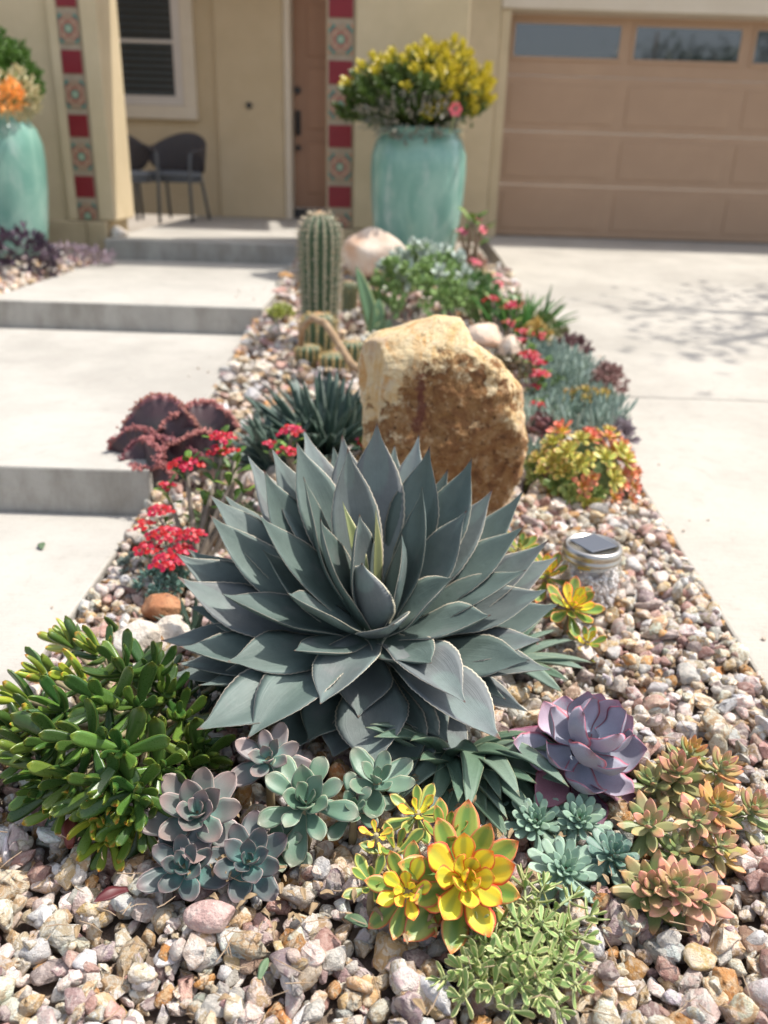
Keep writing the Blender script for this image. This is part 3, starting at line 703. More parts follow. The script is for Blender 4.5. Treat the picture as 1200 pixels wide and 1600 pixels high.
# agave pups with narrow strap leaves, lower right
def strap_clump(name, label, cat, p, n, L, wd, mat, el=(20, 75), az=(0, 360), seed=0, arch=.1, nv=4, nu=18, T=.01, cup=.4, spread=.03, group=None, names='leaf', prof=STR, pick=None):
    q = np.random.RandomState(seed); z = GZ(p[0], p[1])-.015 if len(p) == 2 else p[2]
    t = thing(name, label, cat, (p[0], p[1], z), group)
    vs_ = [mesh(names, leaf_t(1, wd/L, T/L, prof, cup=cup, arch=q.uniform(.2, 1)*arch, tipc=q.uniform(-.06, .04), nu=nu, nv=nv, wave=.05, twist=q.uniform(-.5, .5), seed=k, fat=.3)) for k in range(6)]
    for i in range(n):
        a = R(az[0]+(az[1]-az[0])*((i*.618) % 1)); e = R(el[0]+(el[1]-el[0])*q.rand()**1.0)
        D = np.array([math.cos(a)*math.cos(e), math.sin(a)*math.cos(e), math.sin(e)])
        inst(names, vs_[i % 6], mat, t, frame(D, (q.normal()*.2, q.normal()*.2, 1)), (math.cos(a)*spread*q.rand(), math.sin(a)*spread*q.rand(), .01), L*q.uniform(.75, 1.15))
    return t
pp = at(735, 1140, .05); strap_clump('agave_pup', 'green agave offset with drooping strap leaves beneath the big agave', 'agave', (pp[0], pp[1]), 26, .23, .046, M_PUP, (-6, 26), (215, 352), 4, .14)
pp = at(700, 1165, .04); strap_clump('agave_pup', 'small green agave offset with short upright leaves under the big rosette', 'agave', (pp[0], pp[1]), 20, .19, .036, M_PUP, (5, 50), (200, 350), 6, .16)
pp = at(850, 1035, .0); strap_clump('agave_pup', 'narrow leaved agave offset left of the gravel by the purple echeveria', 'agave', (pp[0]-.11, pp[1]-.03), 9, .19, .035, M_PUP, (5, 35), (-60, 60), 8, .12)

# ------------------------------------------------------------------ rosettes
def rosette(label, cat, px, py, z, Rl, n, tin, tout, min_, mout, el=(82, 8), linn=.35, ext=.02, tilt=.35, name='succulent_rosette', group=None, seed=0, stem=True, lean=(0, 0), frac=.45, parent=None, base=.004, mstem=None, ang0=None, pos=None):
    q = np.random.RandomState(seed+1000)
    c = at(px, py, z) if pos is None else np.array(pos); g = GZ(c[0], c[1])-.02
    tocam = nrm((-c[0]*.8, -c[1], 0)); A = nrm(np.array([0, 0, 1])+tocam*tilt+np.array([lean[0], lean[1], 0])+q.normal(size=3)*.05)
    if parent is None: t = thing(name, label, cat, (c[0], c[1], min(g, c[2]-.005)), group); off = np.array(t.location)
    else: t, off = parent
    if stem and c[2]-g > .01:
        b = np.array([c[0]-A[0]*.02, c[1]-A[1]*.02, g]); sp_ = c-A*(ext+.002)
        put('stem', tube_t([b, (b+sp_)/2+q.normal(size=3)*.003, sp_+A*ext*.9], Rl*.085+.002, 8), mstem or M_STEM, t, smooth=True)
    B = frame((1, 0, 0) if abs(A[0]) < .9 else (0, 1, 0), A)   # X along, Z ~ A
    X = B[:, 0]; Y = B[:, 1]; a0 = q.rand()*6.28 if ang0 is None else ang0
    for i in range(n):
        tt = (i/(n-1)); a = a0+i*2.39996; e = R(el[0]+(el[1]-el[0])*tt**.85)+q.normal()*.06
        rad = X*math.cos(a)+Y*math.sin(a); D = rad*math.cos(e)+A*math.sin(e)
        L = Rl*(linn+(1-linn)*tt**.75)*q.uniform(.93, 1.07)
        ins = tt < frac; T = tin if ins else tout
        up = A+q.normal(size=3)*.06 if e < 1.3 else -rad+A*.3
        inst('leaf', T[i % len(T)], min_ if ins else mout, t, frame(D, up), c-A*ext*tt+rad*base*(1+tt)-off, L)
    return t
def lm(nm, mat, k=2, **kw):
    out = []
    for j in range(k):
        me = mesh(nm, leaf_t(1, seed=j+len(nm), **kw)); me.materials.append(mat); out.append(me)
    return out
gh = {}
for nm, mt in (('a', M_GHOST), ('g', M_GHOSTG), ('d', M_GHOSTD)):
    gh[nm] = (lm('ghost_inner', mt, Wd=.66, T=.10, prof=OVA, cup=.38, arch=-.05, tipc=.04, nu=14, nv=6), lm('ghost_outer', mt, 3, Wd=.60, T=.08, prof=RND, cup=.34, arch=-.06, tipc=.09, nu=16, nv=6, wave=.05))
gh['l'] = (gh['g'][0], lm('ghost_long', M_GHOSTG, 3, Wd=.44, T=.08, prof=OBO, cup=.34, arch=.04, tipc=.02, nu=16, nv=6, wave=.04))
for k, (px, py, z, Rl, n, ty, lab, lx, ti) in enumerate([
    (308, 1268, .085, .088, 19, 'a', 'largest grey mauve ghost plant rosette with wide open leaves', 0, .55),
    (287, 1352, .05, .068, 16, 'd', 'dark slate ghost plant rosette below the largest mauve rosette', 0, .45),
    (388, 1345, .05, .072, 17, 'd', 'slate green ghost plant rosette touching the gravel in the middle', .1, .5),
    (420, 1183, .11, .068, 14, 'a', 'mauve ghost plant rosette tucked under the agave leaf tips', 0, .6),
    (478, 1252, .085, .092, 17, 'l', 'pale green ghost plant rosette with long spoon leaves', 0, .5),
    (552, 1262, .07, .062, 11, 'l', 'green ghost plant rosette with few leaves right of the pale green one', 0, .5),
    (590, 1218, .09, .075, 11, 'g', 'ragged ghost plant rosette below the lowest agave leaf tip', .1, .3),
    (432, 1318, .04, .055, 12, 'l', 'small green ghost plant rosette low between two slate rosettes', 0, .4)]):
    rosette(lab, 'succulent', px, py, z, Rl, n, gh[ty][0], gh[ty][1], None, None, el=(80, 4), linn=.32, ext=.022, tilt=ti, name='ghost_plant', group='ghost plant rosettes below the agave', seed=k, lean=(lx, 0))
si = lm('sunburst_inner', M_SUNB, 3, Wd=.52, T=.08, prof=OVS, cup=.34, arch=-.07, tipc=.06, nu=16, nv=6)
so = lm('sunburst_outer', M_SUNO, 3, Wd=.42, T=.07, prof=OVS, cup=.36, arch=-.05, tipc=.08, nu=16, nv=6, wave=.05)
sg = lm('variegated_leaf', M_SUNG, 3, Wd=.42, T=.08, prof=OVS, cup=.34, arch=-.05, tipc=.05, nu=14, nv=6)
sbm = lm('sunburst_mid', M_SUNB, 3, Wd=.48, T=.08, prof=OVS, cup=.36, arch=-.06, tipc=.05, nu=14, nv=6)
GS = 'sunburst aeonium rosettes in the foreground'
rosette('largest glowing yellow aeonium rosette with red leaf margins', 'succulent', 728, 1372, .085, .105, 26, si, so, None, None, el=(82, 4), linn=.36, ext=.03, tilt=.75, name='aeonium', group=GS, seed=20, lean=(.25, 0), frac=.62)
rosette('yellow and green aeonium rosette left of the largest one', 'succulent', 636, 1392, .07, .072, 20, sbm, so, None, None, el=(80, -5), linn=.35, ext=.03, tilt=.8, name='aeonium', group=GS, seed=21, lean=(-.1, 0), frac=.62)
rosette('small green aeonium rosette with cream margins furthest left of the yellow ones', 'succulent', 582, 1378, .055, .048, 11, sg, sg, None, None, el=(75, 5), tilt=.4, name='aeonium', group=GS, seed=22)
rosette('tiny bright yellow aeonium head on a thin stalk', 'succulent', 588, 1303, .09, .028, 8, sbm, sbm, None, None, el=(70, 10), tilt=.6, name='aeonium', group=GS, seed=23)
rosette('yellow centred aeonium rosette behind the other yellow ones', 'succulent', 654, 1268, .075, .055, 14, sbm, sg, None, None, el=(75, 0), tilt=.5, name='aeonium', group=GS, seed=24)
rosette('red tipped aeonium rosette standing upright between yellow rosettes', 'succulent', 700, 1300, .10, .062, 13, so, so, None, None, el=(80, 35), tilt=.15, name='aeonium', group=GS, seed=25, lean=(.1, 0))
rosette('half open green aeonium rosette with red tips at the left', 'succulent', 620, 1325, .07, .05, 10, so, sg, None, None, el=(75, 15), tilt=.3, name='aeonium', group=GS, seed=26)
ei = lm('echeveria_inner', M_ECHE, 2, Wd=.44, T=.16, prof=SPT, cup=.2, arch=-.05, nu=10, nv=6); eo = lm('echeveria_outer', M_ECHE, 3, Wd=.36, T=.15, prof=FIN, cup=.18, arch=-.05, tipc=.06, nu=12, nv=6)
ed = lm('echeveria_teal', M_ECHED, 3, Wd=.40, T=.2, prof=FIN, cup=.12, arch=-.04, tipc=.05, nu=12, nv=6)
GE = 'blue green echeveria rosettes'
rosette('pale mint echeveria rosette, leftmost of the blue green cluster', 'succulent', 838, 1280, .045, .05, 34, ei, eo, None, None, el=(85, 5), linn=.3, ext=.028, tilt=.45, name='echeveria', group=GE, seed=30)
rosette('mint echeveria rosette with dense leaves under the purple plant', 'succulent', 906, 1276, .055, .055, 40, ei, eo, None, None, el=(85, -15), linn=.3, ext=.045, tilt=.45, name='echeveria', group=GE, seed=31)
rosette('flat turquoise echeveria rosette, lowest of the blue green cluster', 'succulent', 885, 1356, .045, .055, 34, ei, eo, None, None, el=(80, -2), linn=.3, ext=.025, tilt=.4, name='echeveria', group=GE, seed=32)
rosette('darker teal echeveria rosette with plump leaves, rightmost of its cluster', 'succulent', 960, 1330, .055, .05, 38, ed, ed, None, None, el=(85, -20), linn=.32, ext=.045, tilt=.5, name='echeveria', group=GE, seed=33)
rosette('little mint echeveria rosette squeezed between two larger ones', 'succulent', 880, 1310, .02, .03, 18, ei, eo, None, None, el=(80, 5), tilt=.4, name='echeveria', group=GE, seed=34)
rosette('tiny bluish succulent sprout alone among the stones', 'succulent', 776, 1254, .03, .018, 16, ed, ed, None, None, el=(80, 0), tilt=.3, name='echeveria', group=GE, seed=35)
ps = lm('salmon_fat', M_PINKS, 3, Wd=.52, T=.16, prof=SPT, cup=.15, arch=-.05, tipc=.05, nu=10, nv=6)
og = lm('orange_fat', M_ORNG, 3, Wd=.44, T=.16, prof=SPT, cup=.15, arch=-.05, tipc=.06, nu=10, nv=6)
gr = lm('olive_fat', M_GRNS, 3, Wd=.44, T=.15, prof=SPT, cup=.15, arch=-.05, tipc=.06, nu=10, nv=6)
GP = 'salmon and orange sedum rosettes at the right'
for k, (px, py, z, Rl, n, a_, b_, el, ext, ti, lx, lab) in enumerate([
    (1020, 1385, .055, .062, 24, ps, gr, (80, 5), .05, .5, -.1, 'big salmon sedum rosette with olive lower leaves beside the gravel'),
    (1060, 1378, .075, .048, 24, ps, ps, (80, 5), .04, .4, .1, 'pink topped sedum rosette above the big salmon one'),
    (1100, 1398, .05, .05, 18, ps, ps, (80, 0), .03, .55, .2, 'rosy sedum rosette with a green heart, lowest at the right'),
    (1090, 1275, .085, .042, 16, ps, ps, (78, 5), .03, .5, 0, 'small pink star shaped sedum rosette in the middle of the orange group'),
    (1015, 1285, .07, .055, 16, ps, gr, (78, 0), .03, .5, -.1, 'olive sedum rosette with pink edges next to the teal echeveria'),
    (1125, 1250, .10, .048, 24, og, og, (80, 10), .05, .35, .2, 'glowing orange sedum rosette standing above its neighbours'),
    (1060, 1195, .09, .062, 30, ps, gr, (80, 0), .08, .3, -.1, 'long olive stemmed sedum with pink tips right of the purple plant'),
    (1085, 1165, .10, .045, 24, og, gr, (80, 5), .06, .2, .1, 'upright green sedum shoot with orange top at the back of its group'),
    (1135, 1190, .09, .046, 22, ps, og, (80, 0), .05, .3, .4, 'pink sedum rosette leaning right above the gravel'),
    (1185, 1255, .07, .052, 24, ps, gr, (80, 0), .06, .3, .2, 'sedum rosette cut by the right border of the photo'),
    (1130, 1315, .055, .042, 18, ps, og, (75, 5), .04, .5, .2, 'small green hearted sedum rosette above the rosy lowest one'),
    (1020, 1215, .07, .055, 20, gr, gr, (75, 0), .06, .3, -.3, 'olive finger leaved sedum leaning against the purple plant'),
    (1060, 1320, .05, .05, 16, gr, gr, (70, 0), .05, .4, 0, 'green sedum shoots filling the middle of the orange group')]):
    rosette(lab, 'sedum', px, py, z, Rl, n, a_, b_, None, None, el=el, linn=.38, ext=ext, tilt=ti, name='sedum', group=GP, seed=50+k, lean=(lx, 0), base=.005, mstem=M_STEMG)
# purple echeveria
pi_ = lm('purple_inner', M_PURP, 4, Wd=.82, T=.05, prof=OVA, cup=.5, arch=-.20, tipc=.05, nu=20, nv=8, wave=.14); po = lm('purple_outer', M_PURD, 4, Wd=.66, T=.05, prof=OVA, cup=.42, arch=-.04, tipc=-.03, nu=20, nv=8, wave=.2)
pu_ = rosette('large purple cabbage like echeveria with powdery lilac heart and red edges', 'succulent', 925, 1150, .13, .108, 32, pi_, po, None, None, el=(82, -25), linn=.72, ext=.12, tilt=.3, name='echeveria', seed=73, lean=(.42, .1), frac=.62, base=.014)
# ------------------------------------------------------------------ finger jade, lower left
jb = at(200, 1165, .0); jade = thing('finger_jade', 'glossy green finger leaved jade bush with yellow tips at the left', 'succulent', (jb[0], jb[1], GZ(jb[0], jb[1])-.02))
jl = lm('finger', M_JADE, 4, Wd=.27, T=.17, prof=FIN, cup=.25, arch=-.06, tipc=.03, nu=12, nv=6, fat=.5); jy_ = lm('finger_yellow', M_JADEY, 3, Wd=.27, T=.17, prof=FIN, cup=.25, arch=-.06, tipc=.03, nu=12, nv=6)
JT = [(100,1000,.14,1),(150,1012,.16,1),(60,1052,.13,1),(22,1092,.11,1),(120,1060,.17,1),(190,1040,.18,0),(235,1050,.15,0),(45,1130,.11,1),(90,1110,.15,0),(160,1100,.19,0),(210,1105,.18,0),(258,1080,.12,0),(35,1175,.09,0),
 (82,1165,.13,0),(130,1160,.17,0),(190,1175,.18,0),(235,1155,.13,0),(285,1120,.09,0),(60,1212,.08,0),(110,1220,.11,0),(160,1230,.13,0),(212,1238,.12,0),(248,1205,.11,0),(95,1262,.06,1),(150,1285,.07,1),(205,1290,.06,1),
 (165,1318,.035,1),(215,1275,.08,0),(310,1160,.06,0),(288,1205,.05,0),(325,1190,.05,0),(70,1240,.05,0),(180,1262,.09,1),(5,1140,.09,1)]
jc = np.array([jb[0]+.03, jb[1]+.05, .02]); off = np.array(jade.location); qj = np.random.RandomState(8); fl = []
for k, (px, py, z, yel) in enumerate(JT):
    c = at(px, py, z); A = nrm(nrm(c-jc)+np.array([-.05, -.25, .35])+qj.normal(size=3)*.12)
    mid = (jc+c)/2+np.array([0, 0, -.01]); put('stem', tube_t([jc+qj.normal(size=3)*.01, mid, c-A*.02], [.008, .006, .005], 7), M_STEM, jade, smooth=True)
    B = frame((0, .3, 1) if abs(A[2]) < .8 else (1, 0, 0), A); X, Y = B[:, 0], B[:, 1]; a0 = qj.rand()*6
    for i in range(10):
        a = a0+i*2.4; tt = i/9; e = R(80-62*tt)+qj.normal()*.1; rad = X*math.cos(a)+Y*math.sin(a); D = rad*math.cos(e)+A*math.sin(e)+np.array([0, 0, -.10*tt])
        L = (.045+.042*tt**.7)*qj.uniform(.8, 1.2)*(.82 if yel else 1); p0 = c-A*(.034*tt)+rad*.003
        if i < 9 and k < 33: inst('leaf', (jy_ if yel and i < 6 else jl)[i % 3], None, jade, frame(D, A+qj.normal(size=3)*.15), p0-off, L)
        else: fl.append(xf(leaf_t(L, .33*L, .24*L, FIN, cup=.16, arch=-.06, nu=7, nv=4, seed=i), frame(D, A), p0))
for _ in range(60):
    c = jc+np.array([qj.normal()*.11, qj.normal()*.08, abs(qj.normal())*.035+.005]); D = nrm(qj.normal(size=3)+np.array([0, -.3, .6])); L = qj.uniform(.035, .06)
    fl.append(xf(leaf_t(L, .33*L, .24*L, FIN, cup=.16, nu=7, nv=4), frame(D, (0, 0, 1)), c))
put('foliage', join(fl), M_JADE, jade, smooth=True, kind='stuff')
# small dark zebra plants between jade and agave
ZP = mat_leaf('zebra_leaf', (.04, .07, .045), tip=(.1, .1, .06), ts=(.8, 1), rough=.4, edge=(.4, .42, .36), ew=(.96, 1.02))
for k, (px, py) in enumerate(((300, 975), (335, 1075), (300, 1110))):
    p = at(px, py, .02); strap_clump('zebra_plant', ('dark spiky zebra plant behind the white rock under the agave', 'dark zebra plant in the shade between jade bush and agave', 'dark zebra plant hidden under the lower left agave leaves')[k], 'succulent', (p[0], p[1]), 22, .075, .014, ZP, (15, 80), seed=30+k, arch=-.06, cup=.3, T=.006)
# ------------------------------------------------------------------ variegated trailing sedum
sc_ = at(800, 1475, .02); mat_ = thing('variegated_sedum', 'pale cream and green variegated sedum mat trailing over the gravel', 'sedum', (sc_[0], sc_[1], GZ(*sc_[:2])-.01)); off = np.array(mat_.location)
sv = lm('sedum_leaf', M_SEDV, 4, Wd=.32, T=.10, prof=OBO, cup=.2, arch=-.04, tipc=.04, nu=9, nv=5); qs = np.random.RandomState(12)
TIPS = [(690,1530,.03),(720,1560,.03),(745,1505,.05),(770,1545,.03),(800,1585,.03),(840,1560,.04),(875,1580,.03),(860,1530,.06),(905,1500,.05),(915,1465,.05),(925,1430,.05),(895,1400,.07),(850,1385,.08),(820,1375,.08),(790,1410,.07),(765,1440,.06),(810,1440,.09),(850,1440,.10),(880,1455,.08),(830,1490,.09),(790,1490,.07),(740,1460,.05),(880,1500,.07),(720,1520,.04),(905,1540,.04),(840,1520,.08),(815,1540,.06),(760,1475,.06)]
nl = 0; rest = []
for k, (px, py, z) in enumerate(TIPS):
    c = at(px, py, z*.6+.004); b = sc_+(c-sc_)*.25+qs.normal(size=3)*.008; b[2] = .012; mid = (b+c)/2; mid[2] += .012
    pts = [b*(1-s_)**2+2*mid*s_*(1-s_)+c*s_*s_ for s_ in np.linspace(0, 1, 6)]
    put('stem', tube_t(pts, .0022, 6), M_STEMG, mat_, smooth=True)
    A = nrm(pts[-1]-pts[-2]+np.array([0, 0, .01])); B = frame((0, 0, 1) if abs(A[2]) < .8 else (1, 0, 0), A)
    for i in range(17):
        tt = 1-i/17*.75; p = pts[0] if tt <= 0 else np.array([np.interp(tt, np.linspace(0, 1, 6), [q_[d] for q_ in pts]) for d in range(3)])
        if i < 8: p = c+A*(.004-.0022*i)
        a = i*2.4+k; e = R(70 if i < 2 else 45 if i < 5 else 22)+qs.normal()*.12; rad = B[:, 0]*0+B[:, 1]*math.cos(a)+np.cross(A, B[:, 1])*math.sin(a); D = rad*math.cos(e)+A*math.sin(e)
        L = (.016+.014*min(1, i/4))*qs.uniform(.85, 1.2)
        if i < 10: inst('leaf', sv[i % 4], None, mat_, frame(D, A), p-off, L)
        else: rest.append(xf(leaf_t(L, .38*L, .1*L, OBO, cup=.2, nu=6, nv=4), frame(D, A), p))
put('foliage', join(rest), M_SEDV, mat_, smooth=True, kind='stuff')

# ------------------------------------------------------------------ rocks
M_ROCK = NT('sandstone'); s = M_ROCK; P = s.new('ShaderNodeTexCoord').outputs['Object']
sp = s.new('ShaderNodeSeparateXYZ'); s.link(P, sp.inputs[0]); gx_, gy_, gz_ = sp.outputs
n1 = s.noise(6, 6, .62, P, .6); n2 = s.noise(28, 6, .7, P, .3); n3 = s.noise(95, 5, .7, P)
c = s.ramp(s.noise(9, 6, .65, s.scaled(P, (1.6, 1, .55)), 1.0), [(.25, (.58, .30, .10)), (.40, (.74, .50, .23)), (.54, (.80, .64, .39)), (.66, (.66, .38, .15)), (.8, (.55, .30, .16))])
c = s.mix(s.math('MULTIPLY', s.ss(s.noise(4, 4, .6, s.scaled(P, (1, 1, .5))), .55, .68), .6), c, (.42, .26, .25))
c = s.mix(s.math('MULTIPLY', s.ss(n2, .5, .7), .45), c, (.72, .64, .5))
# weathered brown front of the stone
ex = s.math('DIVIDE', s.math('SUBTRACT', gx_, .01), .195); ez = s.math('DIVIDE', s.math('SUBTRACT', gz_, .24), .27)
dd = s.math('SQRT', s.math('ADD', s.math('MULTIPLY', ex, ex), s.math('MULTIPLY', ez, ez)))
dd = s.math('ADD', dd, s.math('MULTIPLY', s.math('SUBTRACT', n1, .5), 1.5)); dd = s.math('ADD', dd, s.math('MULTIPLY', s.math('SUBTRACT', n2, .5), 1.6))
front = s.math('MULTIPLY', s.ss(dd, 1.18, .98), s.ss(gy_, .02, -.02))
br = s.ramp(s.noise(20, 6, .7, P, .5), [(.3, (.13, .06, .03)), (.44, (.34, .16, .065)), (.57, (.46, .25, .10)), (.7, (.58, .38, .22))])
br = s.mix(s.ss(s.noise(42, 4, .6, P), .56, .64), br, (.58, .38, .2)); br = s.mix(s.ss(s.noise(70, 5, .7, P), .58, .66), br, (.10, .04, .02))
c = s.mix(front, c, br)
rx_ = s.math('ADD', gx_, s.math('MULTIPLY', s.math('SUBTRACT', n2, .5), .09)); rz_ = s.math('ADD', gz_, s.math('MULTIPLY', s.math('SUBTRACT', n2, .5), .1))
red = s.math('MULTIPLY', s.math('MULTIPLY', s.ss(s.math('ABSOLUTE', s.math('ADD', rx_, .085)), .018, .006), s.ss(s.math('ABSOLUTE', s.math('SUBTRACT', rz_, .42)), .10, .05)), s.ss(gy_, .05, 0.))
c = s.mix(s.math('MULTIPLY', red, .8), c, (.18, .05, .04))
c = s.mix(s.math('MULTIPLY', s.ss(n3, .62, .72), .6), c, (.12, .06, .035))
h = s.math('ADD', s.math('MULTIPLY', n2, 1.0), s.math('MULTIPLY', n3, .45)); h = s.math('ADD', h, s.math('MULTIPLY', s.math('MULTIPLY', n3, front), .8)); h = s.math('SUBTRACT', h, s.math('MULTIPLY', front, .5))
s.bump(h, 1.0, .02); M_ROCK = s.done(c, .85, Specular_IOR_Level=.25)
BP_ = [(*nrm(v_), d_) for v_, d_ in (((-.75, -.65, .1), .235), ((.7, -.7, .05), .235), ((-.2, -.75, .62), .30), ((.72, -.1, .68), .355), ((-.7, .1, .7), .345), ((.25, -.95, -.15), .165), ((.95, -.2, -.25), .235))]
def big_rock():
    yb = 2.30
    prof = [(0, -.085, .405, .17), (.08, -.08, .41, .18), (.16, -.068, .42, .185), (.24, -.062, .415, .18), (.32, -.06, .385, .18), (.40, -.068, .375, .175), (.46, -.072, .37, .17), (.52, -.078, .33, .16), (.555, -.072, .275, .14), (.58, -.05, .235, .115), (.605, .03, .225, .08), (.63, .10, .205, .045)]
    n = 200; nz = 150; V = []; F = []; zs = np.linspace(0, .63, nz)
    pz = [p[0] for p in prof]; kk = np.array([.25, .5, .25])
    for j, z in enumerate(zs):
        xl, xr, dp = (float(np.interp(z, pz, [p[k] for p in prof])) for k in (1, 2, 3))
        cx, hw = (xl+xr)/2, (xr-xl)/2
        for i in range(n):
            a = 2*math.pi*i/n; ca, sa = math.cos(a), math.sin(a); k = (abs(ca)**3.6+abs(sa)**3.6)**(-1/3.6)
            k *= 1+.05*math.sin(a*3+1.1+z*4)
            p = Vector((cx+hw*k*ca, yb+dp*k*sa*(1+.1*math.sin(z*9)), z))
            for (nx_, ny_, nz2, dd_) in BP_:
                k2 = (p.x-.165)*nx_+(p.y-yb)*ny_+(p.z-.3)*nz2-dd_
                if k2 > 0: p -= Vector((nx_, ny_, nz2))*k2*.85
            nz_ = mn.noise(p*5)*.022+mn.noise(p*13+Vector((5, 1, 2)))*.010+abs(mn.noise(p*24))*-.010+mn.noise(p*60)*.0035+mn.noise(p*110)*.002
            rg = abs(mn.noise(Vector((p.x*7, p.y*7, p.z*22))))*-.010
            o_ = Vector((ca, sa*.9, .15)).normalized()*(nz_+rg); p += o_
            V.append(p[:])
    for j in range(nz-1):
        for i in range(n): a = j*n+i; b = j*n+(i+1) % n; F.append((a, b, b+n, a+n))
    # cap
    top = [(nz-1)*n+i for i in range(n)]; cc_ = np.mean([V[t] for t in top], 0); prev = top
    for st in (.66, .33):
        ids = []
        for t in top:
            p = Vector(np.array(V[t])*st+cc_*(1-st)); p.z += mn.noise(p*9)*.015; ids.append(len(V)); V.append(p[:])
        for i in range(n): F.append((prev[i], prev[(i+1) % n], ids[(i+1) % n], ids[i]))
        prev = ids
    V.append(tuple(cc_)); ce = len(V)-1
    for i in range(n): F.append((prev[i], prev[(i+1) % n], ce))
    return np.array(V)+np.array([0, 0, .02]), F, np.zeros((len(V), 2))
put('boulder', big_rock(), M_ROCK, smooth=True, origin=(.17, 2.30, .03), label='tall cream and rust brown sandstone boulder standing behind the agave', cat='rock')
def rock(label, px, py, zc, sz, mat, seed, group=None, sub=4, fac=7):
    c = at(px, py, zc) if seed != 9 else aty(px, py, 5.72); q = np.random.RandomState(seed); V, F, U = ico_t(sub)
    for _ in range(fac):
        nn = q.normal(size=3); nn /= np.linalg.norm(nn); d = q.uniform(.6, .85); dt = V @ nn; V = V-np.outer(np.clip(dt-d, 0, None)*.92, nn)
    V = V*np.array(sz)
    V = np.array([tuple(Vector(v)*(1+.05*mn.noise(Vector(v)*(3/max(sz))+Vector((seed, 0, 0)))+.02*mn.noise(Vector(v)*(9/max(sz))))) for v in V])
    return put('rock', (V+c, F, U), mat, smooth=True, label=label, cat='rock', group=group)
M_WROCK = mat_surf('white_quartz', (.66, .62, .56), (.58, .48, .38), 9, .85, .9, 60, .01, c3=(.4, .35, .3))
M_PROCK = mat_surf('peach_rock', (.74, .62, .50), (.66, .42, .28), 6, .85, .8, 40, .01)
M_BROCK = mat_surf('rust_brown_rock', (.34, .14, .06), (.46, .24, .12), 22, .8, .9, 70, .008, c3=(.12, .06, .04))
M_PKST = mat_surf('pink_stone', (.46, .30, .27), (.60, .46, .41), 40, .85, .9, 140, .008, c3=(.62, .55, .48))
rock('white quartz rock between the finger jade and the agave', 212, 1000, .03, (.065, .05, .045), M_WROCK, 3)
rock('cream rock partly under the left agave leaves', 272, 985, .03, (.045, .04, .035), M_WROCK, 4)
rock('rust brown rock below the blue green sedum', 252, 950, .03, (.05, .04, .035), M_BROCK, 6)
rock('smooth pink stone lying on the gravel below the ghost plants', 330, 1432, .03, (.040, .024, .02), M_PKST, 8, fac=9)
rock('large pale rock in front of the teal pot', 586, 404, .40, (.24, .16, .20), M_PROCK, 9, None, 4, 16)
rock('white flat topped rock behind the boulder', 757, 525, .26, (.10, .09, .07), M_PROCK, 10, 'two pale rocks behind the boulder', 4, 14)
rock('smaller pinkish rock right of the white flat topped rock', 802, 548, .25, (.07, .07, .08), M_PROCK, 12, 'two pale rocks behind the boulder')
rock('white stone at the foot of the left pilaster on the porch edge', 187, 366, .47, (.07, .07, .07), M_WROCK, 13)

# ------------------------------------------------------------------ solar jar
jp = at(921, 968, .02); jx, jyy = jp[0], jp[1]+.06; jz = GZ(jx, jyy)-.005; RJ = .068
jar = thing('solar_jar', 'clear glass jar lantern with metal lid standing in the gravel', 'jar', (jx, jyy, jz)); jar.scale = (1.17, 1.17, 1.12)
s = NT('clear_glass'); P = s.new('ShaderNodeTexCoord').outputs['Object']; s.bump(s.noise(60, 3, .6, P), .25, .003); s.done((.9, .92, .92, 1), .06)
g_ = s.new('ShaderNodeBsdfTransparent'); g_.inputs[0].default_value = (.95, .96, .96, 1); fr_ = s.new('ShaderNodeLayerWeight'); fr_.inputs[0].default_value = .28; gl_ = s.new('ShaderNodeBsdfGlossy'); gl_.inputs['Roughness'].default_value = .05; mx_ = s.new('ShaderNodeMixShader')
s.link(s.b.inputs['Normal'].links[0].from_socket, gl_.inputs['Normal']); s.link(s.b.inputs['Normal'].links[0].from_socket, fr_.inputs['Normal'])
s.link(s.math('MULTIPLY_ADD', s.math('POWER', fr_.outputs[1], 2), .55, .05), mx_.inputs[0]); s.link(g_.outputs[0], mx_.inputs[1]); s.link(gl_.outputs[0], mx_.inputs[2]); s.link(mx_.outputs[0], s.n['Material Output'].inputs[0]); M_GLASS = s.m
po_ = [(0, 0), (RJ*.8, 0), (RJ*.95, .006), (RJ, .02), (RJ, .085), (RJ*.96, .1), (RJ*.84, .113), (RJ*.82, .132)]
pi2 = [(r_-.003 if r_ > .01 else 0, z_+(.003 if z_ < .01 else 0)) for r_, z_ in po_][::-1]
put('glass', lathe_t(po_+pi2, 48, (jx, jyy, jz)), M_GLASS, jar, smooth=True)
s = NT('jar_lid_metal'); M_LID = s.done((.50, .48, .44, 1), .34, Metallic=1.0)
RL = RJ*.88
put('lid', lathe_t([(RL-.004, .122), (RL, .122), (RL+.002, .126), (RL, .131), (RL-.002, .134), (RL, .138), (RL+.0015, .141), (RL, .150), (RL-.004, .153), (RL-.008, .153), (RL-.009, .151), (0, .151)], 48, (jx, jyy, jz)), M_LID, jar, smooth=True)
s = NT('solar_cell'); P = s.new('ShaderNodeTexCoord').outputs['Object']; M_SOL = s.done((.09, .10, .12, 1), .3)
put('solar_panel', xf(box_t(-.035, .035, -.035, .035, .1535, .1565), np.array([[.87, -.5, 0], [.5, .87, 0], [0, 0, 1]]), (jx, jyy, jz)), M_SOL, jar, bevel=.002)
M_INN = mat_surf('frosted_liner', (.62, .6, .56), (.7, .68, .64), 30, .5, .2)
put('light_housing', lathe_t([(.0, .102), (.04, .102), (.042, .106), (.042, .148)], 32, (jx, jyy, jz)), M_INN, jar, smooth=True)
